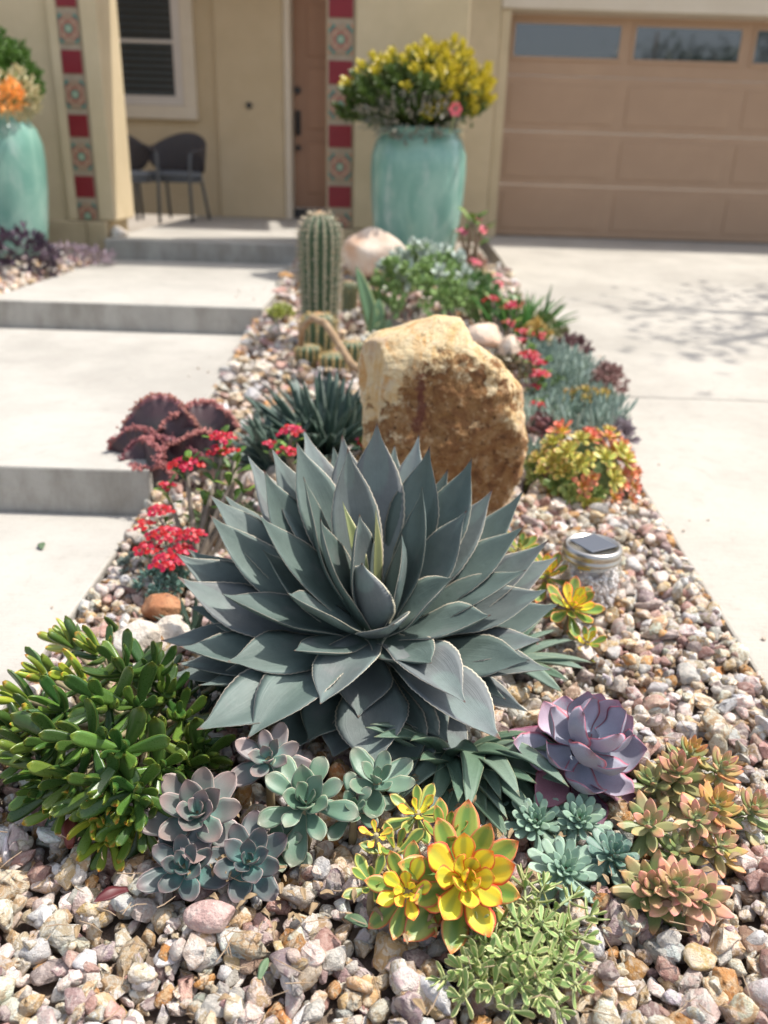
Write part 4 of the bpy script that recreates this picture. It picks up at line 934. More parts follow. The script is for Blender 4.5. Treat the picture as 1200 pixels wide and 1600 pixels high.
M_LABEL = mat_surf('yellow_label', (.75, .6, .08), (.8, .35, .05), 25, .6, .0)
put('sticker', xf(box_t(-.013, .013, -.0005, .0005, .108, .121), np.array([[.95, .3, 0], [-.3, .95, 0], [0, 0, 1]]), (jx-.022, jyy-.0375, jz)), M_LABEL, jar)
# glass beads of crushed clear stones in the jar
bd = []; qb = np.random.RandomState(3); ic = ico_t(1)
for _ in range(700):
    a = qb.rand()*6.28; rr_ = (RJ-.01)*math.sqrt(qb.uniform(.35, 1)); bd.append(xf(ic, rotm(qb), (jx+rr_*math.cos(a), jyy+rr_*math.sin(a), jz+.008+qb.rand()*.085), qb.uniform(.004, .0065)))
M_BEAD = mat_surf('pale_pink_chips', (.86, .76, .72), (.9, .86, .84), 60, .35, .2)
put('filling', join(bd), M_BEAD, jar, kind='stuff')
# aeonium beside the jar
GA = 'sunburst aeonium rosettes beside the jar'
rosette('orange edged aeonium rosette against the jar', 'succulent', 896, 945, .11, .085, 20, si, so, None, None, el=(80, 0), linn=.35, ext=.03, tilt=.5, name='aeonium', group=GA, seed=90, lean=(.2, 0), frac=.45)
rosette('green and yellow aeonium rosette behind the agave tips left of the jar lid', 'succulent', 856, 893, .13, .075, 16, si, so, None, None, el=(80, 5), linn=.35, ext=.03, tilt=.4, name='aeonium', group=GA, seed=91)
rosette('small orange aeonium head low in the gravel below the jar', 'succulent', 918, 1002, .05, .05, 12, sbm, so, None, None, el=(75, 10), tilt=.5, name='aeonium', group=GA, seed=92)
rosette('orange aeonium rosette at the foot of the boulder', 'succulent', 812, 855, .08, .07, 12, so, so, None, None, el=(75, 15), tilt=.3, name='aeonium', group=GA, seed=93)

# ------------------------------------------------------------------ purple crested euphorbia
M_CREST = mat_leaf('crest', (.05, .025, .033), alt=(.06, .032, .036), tip=(.20, .07, .07), ts=(.90, .99), edge=None, root=(.05, .075, .06), re=(.1, .7), rough=.5, mott=.2, mscale=20, vein=0, bump=.3, nz=.3)
M_FRILL = mat_leaf('crest_edge', (.24, .07, .07), alt=(.40, .16, .13), rough=.55, mott=.3, mscale=60, var=.15)
ep = at(262, 775, .02); eu = thing('crested_euphorbia', 'dark purple crested euphorbia with frilly pink edges', 'succulent', (ep[0], ep[1], GZ(ep[0], ep[1])-.02)); off = np.array(eu.location)
def crest(ang, R0, H, spread, lean, seed, ox, oy, zoff):
    q = np.random.RandomState(seed); nu, nv = 110, 16; V = []; U = []; Tf = []
    ph = q.rand(4)*6.28
    for i in range(nu+1):
        u = i/nu; a = (u-.5)*spread
        for j in range(nv+1):
            v = j/nv; rr_ = R0*(.18+.82*v)*(1+.06*math.sin(a*3+ph[3]))
            w = v**2.2*(.022*math.sin(a*3.2+ph[0])+.012*math.sin(a*6+ph[1]))+v**12*.009*math.sin(a*22+ph[2]+2*math.sin(a*5))
            x = rr_*math.sin(a); z = rr_*math.cos(a)*H+zoff; y = w+lean*v*R0
            V.append((x, y, z)); U.append((v, u))
    V = np.array(V); th = .009
    V2 = V+np.array([0, th, .002]); o_ = len(V); F = []
    for i in range(nu):
        for j in range(nv):
            a = i*(nv+1)+j; F.append((a, a+1, a+nv+2, a+nv+1)); F.append((o_+a, o_+a+nv+1, o_+a+nv+2, o_+a+1))
        a = i*(nv+1)+nv; F.append((a, o_+a, o_+a+nv+1, a+nv+1)); a = i*(nv+1); F.append((a, a+nv+1, o_+a+nv+1, o_+a))
    for i in (0, nu):
        for j in range(nv): a = i*(nv+1)+j; F.append((a, o_+a, o_+a+1, a+1) if i == 0 else (a, a+1, o_+a+1, o_+a))
    fr = []
    for i in range(0, nu+1):
        for rep in range(2):
            p = V[i*(nv+1)+nv]+np.array([0, th/2, 0])+q.normal(size=3)*np.array([.004, .006, .004]); fr.append(xf(ico_t(1), None, p, q.uniform(.0025, .0055)))
    ca, sa = math.cos(ang), math.sin(ang); M3 = np.array([[ca, -sa, 0], [sa, ca, 0], [0, 0, 1]])
    cr_o = inst('crest', mesh('crest', (np.concatenate([V, V2]), F, np.array(U+U))), M_CREST, eu, M3, (ox, oy, .03))
    T = join(fr); inst('frilled_edge', mesh('frilled_edge', T), M_FRILL, cr_o)
for k, (an, r0_, h_, spd, le, ox, oy, zo) in enumerate([(R(-6), .165, 1.05, 2.3, .40, -.035, .05, .075), (R(14), .15, 1.05, 2.1, .30, .10, .06, .08), (R(3), .16, 1.0, 2.1, .12, .01, -.03, .0), (R(-32), .15, 1.0, 2.1, .10, -.09, 0, .02),
        (R(26), .14, 1.0, 2.0, .12, .12, 0, .03), (R(-70), .13, 1.0, 1.9, .05, -.05, -.04, .03), (R(-12), .105, 1.0, 2.0, .0, -.05, -.08, -.01)]):
    crest(an, r0_, h_, spd, le, 40+k, ox, oy, zo)
put('stem', tube_t([(ep[0], ep[1], off[2]), (ep[0]+.01, ep[1], off[2]+.1)], [.03, .035], 12), M_BARK, eu, smooth=True)

# ------------------------------------------------------------------ crown of thorns
def bract_t():
    Ts = []
    for k in range(2):
        a = k*math.pi; D = np.array([math.cos(a), math.sin(a), .25])
        Ts.append(xf(leaf_t(1, 1.25, .06, RND, cup=.2, arch=.05, nu=6, nv=6), frame(D, (0, 0, 1)), (0, 0, 0)))
    Ts.append(xf(ico_t(1), None, (0, 0, .18), .2)); return join(Ts)
BR = mesh('flower', bract_t()); BR.materials.append(M_REDF); BP = mesh('flower', bract_t()); BP.materials.append(M_PNKF)
def crown(label, root, tips, mat_f, group=None, Rb=.0105, nfl=9, cl=.022, leafL=.05, thorn=True, seed=0, name='crown_of_thorns'):
    q = np.random.RandomState(seed); t = thing(name, label, 'flowering plant', (root[0], root[1], GZ(root[0], root[1])-.02), group); off = np.array(t.location)
    lv = lm('thorn_leaf', M_CGRN, 2, Wd=.42, T=.03, prof=OBO, cup=.2, arch=.06, nu=10, nv=4)
    for tip, kind in tips:
        tip = np.array(tip); b = np.array([root[0], root[1], off[2]])+q.normal(size=3)*np.array([.02, .02, 0]); mid = b*.45+tip*.55; mid[:2] += q.normal(size=2)*.015; mid[2] -= .02
        pts = [b*(1-s_)**2+2*mid*s_*(1-s_)+tip*s_*s_ for s_ in np.linspace(0, 1, 9)]
        rr_ = Rb*.42; th_ = [tube_t(pts, np.linspace(rr_*1.5, rr_, 9), 8)]
        if thorn:
            for i in range(46):
                s_ = q.uniform(.05, .95); p = np.array([np.interp(s_, np.linspace(0, 1, 9), [w_[d] for w_ in pts]) for d in range(3)]); d = nrm(q.normal(size=3))
                th_.append(tube_t([p, p+d*.014*(Rb/.0105)], [.0009, .0002], 4))
        put('stem', join(th_), M_BARK, t, smooth=True)
        for i in range(6 if leafL else 0):
            s_ = q.uniform(.78, 1) if i else 1; p = pts[int(round(s_*8))]; a = i*2.4+q.rand(); e = R(q.uniform(15, 65)); D = np.array([math.cos(a)*math.cos(e), math.sin(a)*math.cos(e), math.sin(e)])
            inst('leaf', lv[i % 2], None, t, frame(D, (0, 0, 1)), p-off, leafL*q.uniform(.6, 1.1))
        if kind == 0: continue
        for i in range(int(nfl*kind)):
            a = i*2.4; rr_ = cl*math.sqrt((i+.4)/nfl/kind)*kind**.5; p = tip+np.array([math.cos(a)*rr_, math.sin(a)*rr_, .028-rr_*.4])+q.normal(size=3)*.002
            d = nrm(np.array([math.cos(a)*rr_*18, math.sin(a)*rr_*18-.4, 1])); st_ = tube_t([tip, (tip+p)/2+np.array([0, 0, -.004]), p], .0008, 4)
            fo = inst('flower', BR if mat_f is M_REDF else BP, None, t, frame(np.cross(d, [math.sin(a*3), 1, .2]), d), p-off, Rb*q.uniform(.85, 1.15))
    return t
rt = at(300, 880, .03)
crown('crown of thorns with bright red flower clusters left of the agave', (rt[0], rt[1]), [(at(292, 732, .26), 1.8), (at(345, 692, .32), 1.2), (at(335, 755, .22), 0), (at(370, 740, .25), 0), (at(262, 772, .17), .4), (at(342, 715, .28), .9), (at(380, 770, .2), 0), (at(320, 790, .15), 0), (at(365, 720, .27), .2)], M_REDF, seed=1, cl=.032, nfl=10, Rb=.0145, leafL=.06)
rt = at(285, 900, .0)
crown('crown of thorns with dense red blooms hanging over the blue green sedum', (rt[0]+.02, rt[1]-.02), [(at(258, 842, .12), 2.0), (at(232, 868, .09), 1.1), (at(300, 845, .13), 1.5), (at(262, 885, .09), 1.8), (at(250, 808, .15), 1.2), (at(228, 832, .12), .6), (at(284, 870, .1), 1)], M_REDF, seed=2, cl=.03, nfl=9, Rb=.0145, leafL=.03)
rt = at(455, 760, .06)
crown('crown of thorns with red flowers between the dark agave and the big agave', (rt[0], rt[1]+.03), [(at(455, 682, .3), 1.7), (at(450, 716, .26), .8), (at(566, 703, .28), .5), (at(422, 706, .25), .4)], M_REDF, seed=3, cl=.028, nfl=8, Rb=.0145, leafL=.06)

# blue-green sedum cushion and grey fillers, left
def cushion(name, label, px, py, z, rx, ry, hz, n, L, mat, prof=FIN, Wd=.4, T=.2, seed=0, group=None, stiff=.4, cat='succulent', kind_parts=0, base_g=None, cup=.1):
    q = np.random.RandomState(seed); c = at(px, py, z); g = GZ(c[0], c[1])-.02 if base_g is None else base_g
    t = thing(name, label, cat, (c[0], c[1], g), group); Ts = []; lv = None
    tmpl = [leaf_t(1, Wd, T, prof, cup=cup, arch=-.05, nu=6, nv=4, seed=k) for k in range(3)]
    nr_ = max(1, n//9)
    for i in range(nr_):
        d = nrm(q.normal(size=3)); d[2] = abs(d[2]); rr_ = q.uniform(.75, 1)
        p = np.array([d[0]*rx*rr_, d[1]*ry*rr_, d[2]*hz*rr_]); A = nrm(d+np.array([0, -.2, stiff])); B = frame((1, 0, 0) if abs(A[0]) < .9 else (0, 1, 0), A)
        for j in range(9):
            a = j*2.4+i; e = R(80-60*j/8); rad = B[:, 0]*math.cos(a)+B[:, 1]*math.sin(a); D = rad*math.cos(e)+A*math.sin(e)
            Ts.append(xf(tmpl[j % 3], frame(D, A), p-A*L*.5*j/8, L*q.uniform(.75, 1.15)*(.6+.4*j/8)))
    T_ = join(Ts); T_ = (T_[0]+np.array([c[0], c[1], c[2]]), T_[1], T_[2]); put('foliage', T_, mat, t, smooth=True, kind='stuff')
    return t
cushion('sedum_cushion', 'blue green sedum cushion under the red flowers at the left edge of the bed', 255, 915, .02, .07, .09, .06, 640, .022, M_ECHED, seed=1)
cushion('sedum_cushion', 'small grey green sedum cushion at the walkway edge left of the blue green one', 205, 885, .0, .035, .05, .03, 180, .02, mat_leaf('grey_sedum', (.19, .24, .21), rough=.6), seed=2)
cushion('succulent_filler', 'green and grey low succulent among the thorny stems', 350, 810, .07, .1, .10, .06, 420, .03, mat_leaf('filler_leaf', (.14, .2, .09), alt=(.2, .2, .17), rough=.5, tip=(.3, .2, .16), ts=(.8, 1)), seed=3)

# dark grey-green agave clump behind
pp = at(505, 735, .06); strap_clump('dark_agave', 'dense dark blue green narrow leaved agave clump left of the boulder', 'agave', (pp[0], pp[1]+.12), 170, .26, .036, M_SAG, (12, 82), seed=14, arch=.05, nv=4, nu=12, spread=.09)
pp = at(430, 760, .05); strap_clump('dark_agave', 'smaller dark green spiky agave in front of the dense dark clump', 'agave', (pp[0], pp[1]+.1), 60, .2, .03, M_SAG, (12, 75), seed=15, arch=.05, nv=4, nu=12, spread=.05)
# ------------------------------------------------------------------ cacti and spears
M_CACT = NT('cactus_skin'); s = M_CACT; uv = s.new('ShaderNodeUVMap').outputs[0]; P = s.new('ShaderNodeTexCoord').outputs['Object']
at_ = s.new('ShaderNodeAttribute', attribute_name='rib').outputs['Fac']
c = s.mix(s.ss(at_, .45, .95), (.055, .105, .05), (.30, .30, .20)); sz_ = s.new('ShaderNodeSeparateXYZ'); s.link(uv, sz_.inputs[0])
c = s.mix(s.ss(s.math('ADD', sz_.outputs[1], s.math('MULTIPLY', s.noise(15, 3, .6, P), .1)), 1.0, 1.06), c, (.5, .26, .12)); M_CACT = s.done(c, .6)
M_SPINE = mat_surf('pale_spines', (.42, .36, .27), (.5, .42, .3), 30, .8, 0); M_SPINY = mat_surf('golden_spines', (.55, .36, .12), (.6, .43, .18), 30, .8, 0)
def cactus(label, base, h, rad, ribs, spm, nsp=26, group=None, lean=0, fat=1.0, seed=0):
    q = np.random.RandomState(seed); t = thing('cactus', label, 'cactus', base, group); nz, n = 26, ribs*6; V = []; U = []; A_ = []; F = []
    def rz(s_): return rad*(min(1, (.75+.25*math.sin(s_*math.pi*.5*1.2)))*math.sqrt(max(0, 1-max(0, (s_-.78)/.22)**2.2))*(fat if s_ > 0 else 1))
    for j in range(nz+1):
        s_ = j/nz; s_ = s_ if s_ < 1 else .9999; r_ = max(rz(s_), .002)
        for i in range(n):
            a = 2*math.pi*i/n; rb = .5+.5*math.cos(a*ribs); k = 1-.2*(1-rb**.8)
            V.append((r_*k*math.cos(a)+lean*s_*s_, r_*k*math.sin(a), h*s_)); U.append((i/n, s_)); A_.append((rb, rb, rb))
    for j in range(nz):
        for i in range(n): a = j*n+i; b = j*n+(i+1) % n; F.append((a, b, b+n, a+n))
    F.append(tuple(nz*n+i for i in range(n)))
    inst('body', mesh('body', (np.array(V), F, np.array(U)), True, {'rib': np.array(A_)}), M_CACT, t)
    sp_ = []
    for k in range(ribs):
        a = 2*math.pi*k/ribs
        for j in range(nsp):
            s_ = (j+.5)/nsp; r_ = rz(s_); o_ = np.array([math.cos(a), math.sin(a), 0]); p = o_*r_+np.array([lean*s_*s_, 0, h*s_])
            for m_ in range(6):
                d = nrm(o_+q.normal(size=3)*.8+np.array([0, 0, .2])); sp_.append(tube_t([p, p+d*rad*.22], [rad*.022, rad*.006], 3, False))
    inst('spines', mesh('spines', join(sp_)), spm, t); t.children[-1]['kind'] = 'stuff'; return t
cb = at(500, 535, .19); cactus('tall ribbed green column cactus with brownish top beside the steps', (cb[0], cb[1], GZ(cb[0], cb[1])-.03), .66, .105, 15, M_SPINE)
GC = 'small golden cacti at the foot of the column cactus'
for k, (px, py, z, h, rd) in enumerate([(498, 556, .17, .22, .075), (482, 574, .15, .11, .055), (550, 568, .17, .13, .055), (545, 500, .2, .2, .045), (522, 582, .15, .10, .06)]):
    b = at(px, py, z); cactus(('golden spined barrel cactus with yellow crown in front of the column cactus', 'small round cactus at the left foot of the column cactus', 'round golden cactus right of the column cactus', 'short pale cactus column between column cactus and green spear', 'low round cactus in front of all other cacti')[k], (b[0], b[1], GZ(b[0], b[1])-.02), h, rd, 12, M_SPINY, 14, GC, seed=k, fat=1.1)
M_TAIL = mat_surf('tan_dry_stem', (.30, .19, .10), (.42, .30, .19), 30, .85, .8, 60, .01)
p0, p1, p2 = at(480, 505, .3), at(520, 520, .28), at(566, 580, .17)
put('trailing_cactus', tube_t([aty(470, 540, 3.75), aty(472, 512, 3.72), aty(488, 497, 3.68), aty(508, 505, 3.62), aty(528, 535, 3.55), aty(548, 568, 3.45), aty(575, 588, 3.35)], [.013, .016, .016, .017, .016, .017, .015], 10), M_TAIL, smooth=True, label='bare tan stem arching over the small cacti to the boulder', cat='cactus')
pp = at(585, 525, .2); 
M_SPEAR = mat_leaf('spear_leaf', (.10, .19, .09), edge=(.3, .32, .14), ew=(.85, .95), alt=(.13, .22, .11), rough=.45, mott=.2)
tt_ = thing('spear_aloe', 'tall green spear leaved aloe behind the left top of the boulder', 'aloe', (pp[0], pp[1], .2)); off = np.array(tt_.location)
for px, py, L_ in ((556, 415, .40), (592, 465, .34), (612, 500, .26), (570, 470, .3), (625, 520, .22)):
    T = aty(px, py, pp[1]+.02); D = T-off; inst('leaf', mesh('leaf', leaf_t(np.linalg.norm(D), .085, .03, STR, cup=.5, nu=20, nv=6, arch=.03)), M_SPEAR, tt_, frame(D, (.3, -.8, .3)), (0, 0, 0))
# ------------------------------------------------------------------ back of the bed
def leafmat2(n, c, alt, tip=None): return mat_leaf(n, c, alt=alt, tip=tip, ts=(.7, 1), rough=.32, var=.2, hue=.02, mott=.2)
M_BJ = leafmat2('back_jade_leaf', (.08, .15, .04), (.20, .29, .10)); M_BS = leafmat2('back_silver_leaf', (.24, .31, .26), (.42, .48, .42))
cushion('jade_bush', 'round leaved green jade bush behind the boulder', 660, 470, .34, .30, .40, .30, 1100, .065, M_BJ, OBO, .55, .1, 11, cat='shrub')
cushion('jade_bush', 'leafy green shrub right of the jade bush at the back', 735, 480, .28, .18, .30, .22, 600, .055, M_BJ, OBO, .5, .1, 12, cat='shrub')
cushion('silver_succulent', 'silvery blue rosettes growing through the green jade bush', 665, 440, .44, .28, .34, .22, 420, .075, M_BS, OVA, .5, .08, 13)
cushion('green_succulent', 'small lime green succulent at the walkway edge left of the cactus', 440, 492, .26, .07, .08, .06, 200, .04, leafmat2('lime_leaf', (.25, .33, .06), (.36, .4, .1)), FIN, .4, .2, 14)
cushion('grey_agave_filler', 'grey blue succulent at the foot of the teal pot', 640, 400, .40, .16, .12, .1, 200, .08, M_BS, OVA, .4, .1, 15)
cushion('brown_succulent', 'reddish brown succulent below the pale rock by the pot', 615, 440, .33, .12, .12, .08, 220, .04, leafmat2('brown_red_leaf', (.18, .1, .07), (.26, .16, .12)), FIN, .4, .2, 16)
M_PNKL = leafmat2('pink_bush_leaf', (.2, .27, .1), (.42, .2, .16))
pb = at(735, 405, .36)
crown('leafy crown of thorns with pink flowers beside the teal pot', (pb[0], pb[1]), [(at(722, 365, .62), .6), (at(752, 362, .64), .8), (at(745, 385, .5), 0), (at(735, 345, .72), 0), (at(742, 350, .7), .3)], M_PNKF, seed=8, cl=.06, nfl=5, Rb=.03, leafL=.13, thorn=False)
cushion('pink_succulent', 'pink and green low succulent below the pink flowered shrub', 740, 415, .35, .14, .3, .07, 240, .05, M_PNKL, FIN, .4, .15, 17)
b2 = at(740, 440, .33); crown('thorny plant with pink flowers in the middle of the back bed', (b2[0], b2[1]), [(at(738, 413, .42), 1), (at(778, 448, .38), .8), (at(715, 405, .44), .5), (at(775, 437, .38), .4)], M_PNKF, seed=9, cl=.05, nfl=6, Rb=.026, leafL=.06, thorn=False)
b2 = at(790, 510, .27); crown('crown of thorns with red flowers along the driveway edge at the back', (b2[0], b2[1]), [(at(768, 472, .36), 1), (at(797, 482, .34), 1.3), (at(795, 512, .3), .5), (at(815, 525, .27), .5), (at(842, 530, .25), .5), (at(808, 480, .34), .6)], M_REDF, seed=10, cl=.045, nfl=7, Rb=.024, leafL=.08, thorn=False)
strap_clump('green_grass_plant', 'bright green strappy plant under the red flowers near the driveway', 'plant', tuple(at(815, 515, .22)[:2]), 60, .26, .02, leafmat2('grass_leaf', (.07, .2, .04), (.1, .26, .06)), (25, 85), seed=31, arch=.08, nv=3, nu=8, spread=.14)
strap_clump('green_grass_plant', 'green strappy plant beside the jade bush', 'plant', tuple(at(770, 500, .24)[:2]), 40, .24, .02, M_BJ, (25, 85), seed=32, arch=.08, nv=3, nu=8, spread=.1)
b2 = at(835, 600, .16); crown('crown of thorns with tall red flowers right of the boulder', (b2[0], b2[1]), [(at(828, 560, .3), 1.4), (at(842, 590, .26), 1), (at(840, 572, .28), 1), (at(836, 612, .2), .5), (at(840, 640, .17), .8), (at(815, 540, .3), .5)], M_REDF, seed=11, cl=.034, nfl=8, Rb=.018, leafL=.07, thorn=False)
M_CHALK = leafmat2('chalk_blue_leaf', (.24, .32, .26), (.36, .43, .35))
def sticks(label, px, py, z, rx, ry, n, L, mat, seed, name='chalk_sticks', group=None, wd=.16, el=(35, 85)):
    q = np.random.RandomState(seed); c = at(px, py, z); g = GZ(c[0], c[1])-.015; t = thing(name, label, 'succulent', (c[0], c[1], g), group); Ts = []
    tm = [leaf_t(1, wd, wd*.8, FIN, cup=.05, arch=-.06, nu=6, nv=4, seed=k) for k in range(3)]
    for i in range(n):
        a = q.rand()*6.28; e = R(q.uniform(*el)); rr_ = math.sqrt(q.rand()); D = np.array([math.cos(a)*math.cos(e), math.sin(a)*math.cos(e)-.1, math.sin(e)])
        b_ = q.rand()*6.28; Ts.append(xf(tm[i % 3], frame(D, (0, 0, 1)), (c[0]+rx*rr_*math.cos(b_), c[1]+ry*rr_*math.sin(b_), g+.02+(c[2]-g)*q.rand()*(1-rr_*.5)), L*q.uniform(.7, 1.15)))
    put('foliage', join(Ts), mat, t, smooth=True, kind='stuff'); return t
sticks('pale blue chalk stick succulent beside the upper driveway edge', 868, 575, .17, .15, .35, 330, .1, M_CHALK, 1)
sticks('blue grey chalk stick succulent behind the orange aeonium mound', 900, 640, .14, .18, .3, 380, .1, M_CHALK, 2)
sticks('blue green chalk stick succulent at the right flank of the boulder', 855, 660, .10, .12, .2, 200, .09, M_CHALK, 3)
M_DRED = leafmat2('maroon_leaf', (.16, .07, .07), (.25, .13, .12)); M_MAUV = leafmat2('mauve_leaf', (.34, .28, .31), (.28, .36, .33))
cushion('maroon_sedum', 'maroon sedum spilling over the driveway edge near the chalk sticks', 948, 605, .14, .09, .14, .10, 420, .04, M_DRED, SPT, .35, .12, 21, 'maroon sedums along the driveway')
cushion('maroon_sedum', 'brownish red sedum further up along the driveway edge', 893, 548, .18, .10, .2, .08, 360, .04, M_DRED, SPT, .35, .12, 22, 'maroon sedums along the driveway')
cushion('mauve_succulent', 'lilac grey rosette succulent behind the aeonium mound at the driveway', 960, 680, .1, .07, .12, .06, 200, .05, M_MAUV, OVA, .35, .1, 23)
cushion('yellow_succulent', 'yellow orange succulent growing among the chalk sticks', 915, 625, .17, .12, .12, .05, 220, .04, leafmat2('yellow_orange_leaf', (.50, .38, .09), (.42, .40, .12), (.6, .25, .12)), OBO, .45, .15, 24)
cushion('orange_succulent', 'orange tipped rosettes by the green strappy plant', 842, 520, .26, .07, .1, .06, 100, .05, leafmat2('orange_rosette_leaf', (.6, .42, .12), (.62, .3, .14)), OBO, .45, .15, 25)
ro = lm('maroon_rosette_leaf', mat_leaf('maroon_echeveria_leaf', (.17, .09, .09), alt=(.13, .13, .09), tip=(.22, .07, .08), ts=(.6, 1), edge=(.3, .12, .12), ew=(.8, 1), rough=.4), 2, Wd=.75, T=.08, prof=OVA, cup=.5, arch=-.12, nu=10, nv=6)
rosette('dark maroon echeveria head beside the boulder', 'succulent', 848, 668, .13, .095, 16, ro, ro, None, None, el=(82, 30), linn=.6, ext=.05, tilt=.1, name='echeveria', seed=95)
sticks('grey green chalk stick clump squeezed between boulder and aeonium mound', 838, 730, .08, .07, .12, 150, .08, M_CHALK, 4)
sticks('blue chalk stick clump behind the tall red flowers', 832, 560, .19, .10, .2, 200, .09, M_CHALK, 5)
cushion('brown_succulent', 'brown green succulent carpet directly behind the right side of the boulder', 790, 580, .2, .14, .14, .07, 260, .045, leafmat2('bronze_leaf', (.14, .12, .05), (.24, .13, .09)), OBO, .45, .14, 41)
cushion('green_succulent', 'mid green succulent cushion left of the yellow orange plant by the driveway', 862, 610, .15, .12, .16, .06, 260, .05, leafmat2('mid_green_leaf', (.14, .22, .08), (.24, .3, .12)), FIN, .35, .15, 42)
cushion('pink_edged_succulent', 'pink edged green rosettes spilling over the driveway edge behind the red flowers', 850, 515, .23, .10, .35, .07, 320, .05, leafmat2('pink_edged_leaf', (.2, .24, .1), (.4, .2, .17)), OBO, .45, .14, 43)
# aeonium mound
mc = at(918, 800, .03); md = thing('aeonium_mound', 'dense mound of green, yellow and orange aeonium rosettes at the driveway', 'succulent', (mc[0], mc[1]+.12, GZ(mc[0], mc[1])-.02)); off = np.array(md.location); qm = np.random.RandomState(5)
M_AM = [mat_leaf('mound_leaf_orange', (.62, .30, .14), tip=(.7, .17, .10), ts=(.5, 1), root=(.72, .55, .06), re=(.2, .6), rough=.42, var=.12), mat_leaf('mound_leaf_yellow', (.60, .52, .10), tip=(.66, .34, .14), ts=(.75, 1), centre=(.38, .42, .10), cw=(.6, .2), rough=.42, var=.12), mat_leaf('mound_leaf_green', (.24, .34, .10), tip=(.45, .42, .15), ts=(.75, 1), rough=.42, var=.15)]
rm_ = []
for k, m_ in enumerate(M_AM):
    Ts = []
    for i in range(15):
        tt = i/14; a = i*2.4; e = R(80-72*tt); D = np.array([math.cos(a)*math.cos(e), math.sin(a)*math.cos(e), math.sin(e)]); Ts.append(xf(leaf_t(1, .5, .12, OBO, cup=.25, arch=-.06, tipc=.05, nu=8, nv=4), frame(D, (0, 0, 1)), (0, 0, -.2*tt), .4+.6*tt))
    me = mesh('rosette', join(Ts)); me.materials.append(m_); rm_.append(me)
for i in range(74):
    a = i*2.39996; t_ = (i+.5)/74; el_ = math.asin(1-t_*.97); ddx = np.array([math.cos(a)*math.cos(el_), math.sin(a)*math.cos(el_), math.sin(el_)])
    p = np.array([ddx[0]*.165, ddx[1]*.17, .02+ddx[2]*.19])*qm.uniform(.82, 1.15); N_ = nrm(ddx+np.array([0, -.2, .25])+qm.normal(size=3)*.15)
    k = 0 if ddx[0] > .12+qm.normal()*.3 else (2 if ddx[2] < .4+qm.normal()*.25 else 1)
    inst('rosette', rm_[k], None, md, frame(np.cross(N_, [.2, 1, .3]), N_), p, qm.uniform(.030, .056))
inst('rosette', rm_[1], None, md, frame((1, 0, .2), (-.2, -1, .7)), (-.09, -.12, .12), .052)
put('core', xf(ico_t(3), None, off+np.array([0, 0, .04]), (.125, .135, .15)), mat_surf('mound_shoots', (.08, .13, .04), (.14, .18, .06), 60, .8, .8, 90, .02), md, smooth=True)

# ------------------------------------------------------------------ teal pots
s = NT('teal_glaze'); P = s.new('ShaderNodeTexCoord').outputs['Object']
c = s.mix(s.ss(s.noise(3.5, 6, .65, s.scaled(P, (1, 1, .6)), 1.2), .35, .66), (.15, .33, .27), (.26, .45, .37)); c = s.mix(s.math('MULTIPLY', s.ss(s.noise(7, 6, .7, s.scaled(P, (1, 1, .35))), .54, .7), .6), c, (.45, .55, .5))
s.bump(s.noise(18, 3, .6, P), .1, .01); M_TEAL = s.done(c, .28, Coat_Weight=.3)
def pot(label, x, y, z0, rad, h):
    t = thing('teal_pot', label, 'pot', (x, y, z0), 'tall teal glazed pots')
    pr_ = [(0, 0), (.76, 0), (.82, .02), (.91, .25), (.98, .5), (1, .7), (.985, .82), (.9, .92), (.80, .965), (.80, .985), (.86, 1.0), (.84, 1.012), (.76, 1.0), (.73, .97), (.80, .9), (.5, .89), (0, .89)]
    sm = smoothp(pr_)
    put('body', lathe_t([(a*rad, b*h) for a, b in sm[:-3]], 56, (x, y, z0)), M_TEAL, t, smooth=True)
    put('soil', lathe_t([(0, .9*h), (.76*rad, .9*h)], 32, (x, y, z0)), M_SOIL, t)
def smoothp(p):
    out = []
    for a, b in zip(p[:-1], p[1:]): out += [a, ((a[0]+b[0])/2, (a[1]+b[1])/2)]
    return out+[p[-1]]
PX, PY = .165, 6.28; pot('tall teal glazed pot in front of the right pilaster', PX, PY, .40, .335, .87)
QX, QY = -2.80, 6.2; pot('tall teal glazed pot cut by the left border', QX, QY, .36, .35, .91)
def blob(name, label, cat, c, rx, ry, rz, n, L, mat, seed, group=None, prof=OBO, Wd=.45, zbot=None, shell=.6):
    q = np.random.RandomState(seed); t = thing(name, label, cat, (c[0], c[1], zbot if zbot is not None else c[2]-rz), group); Ts = []; tm = [leaf_t(1, Wd, .08, prof, cup=.2, arch=-.04, nu=4, nv=3, seed=k) for k in range(2)]
    for i in range(n):
        d = nrm(q.normal(size=3)); rr_ = q.uniform(shell, 1)**.6; p = np.array(c)+d*np.array([rx, ry, rz])*rr_*(1+.12*math.sin(d[0]*7+seed)+.1*math.sin(d[2]*9)); D = nrm(d+q.normal(size=3)*.6+np.array([0, 0, .3]))
        Ts.append(xf(tm[i % 2], frame(D, (0, 0, 1)), p, L*q.uniform(.6, 1.2)))
    put('foliage', join(Ts), mat, t, smooth=True, kind='stuff'); return t, q
M_PG = leafmat2('pot_green_leaf', (.09, .16, .03), (.16, .24, .04)); M_PY = leafmat2('pot_yellow_leaf', (.72, .62, .05), (.62, .58, .06), (.82, .58, .06)); M_PGR = leafmat2('pot_grey_leaf', (.22, .22, .17), (.34, .28, .25), (.4, .28, .26))
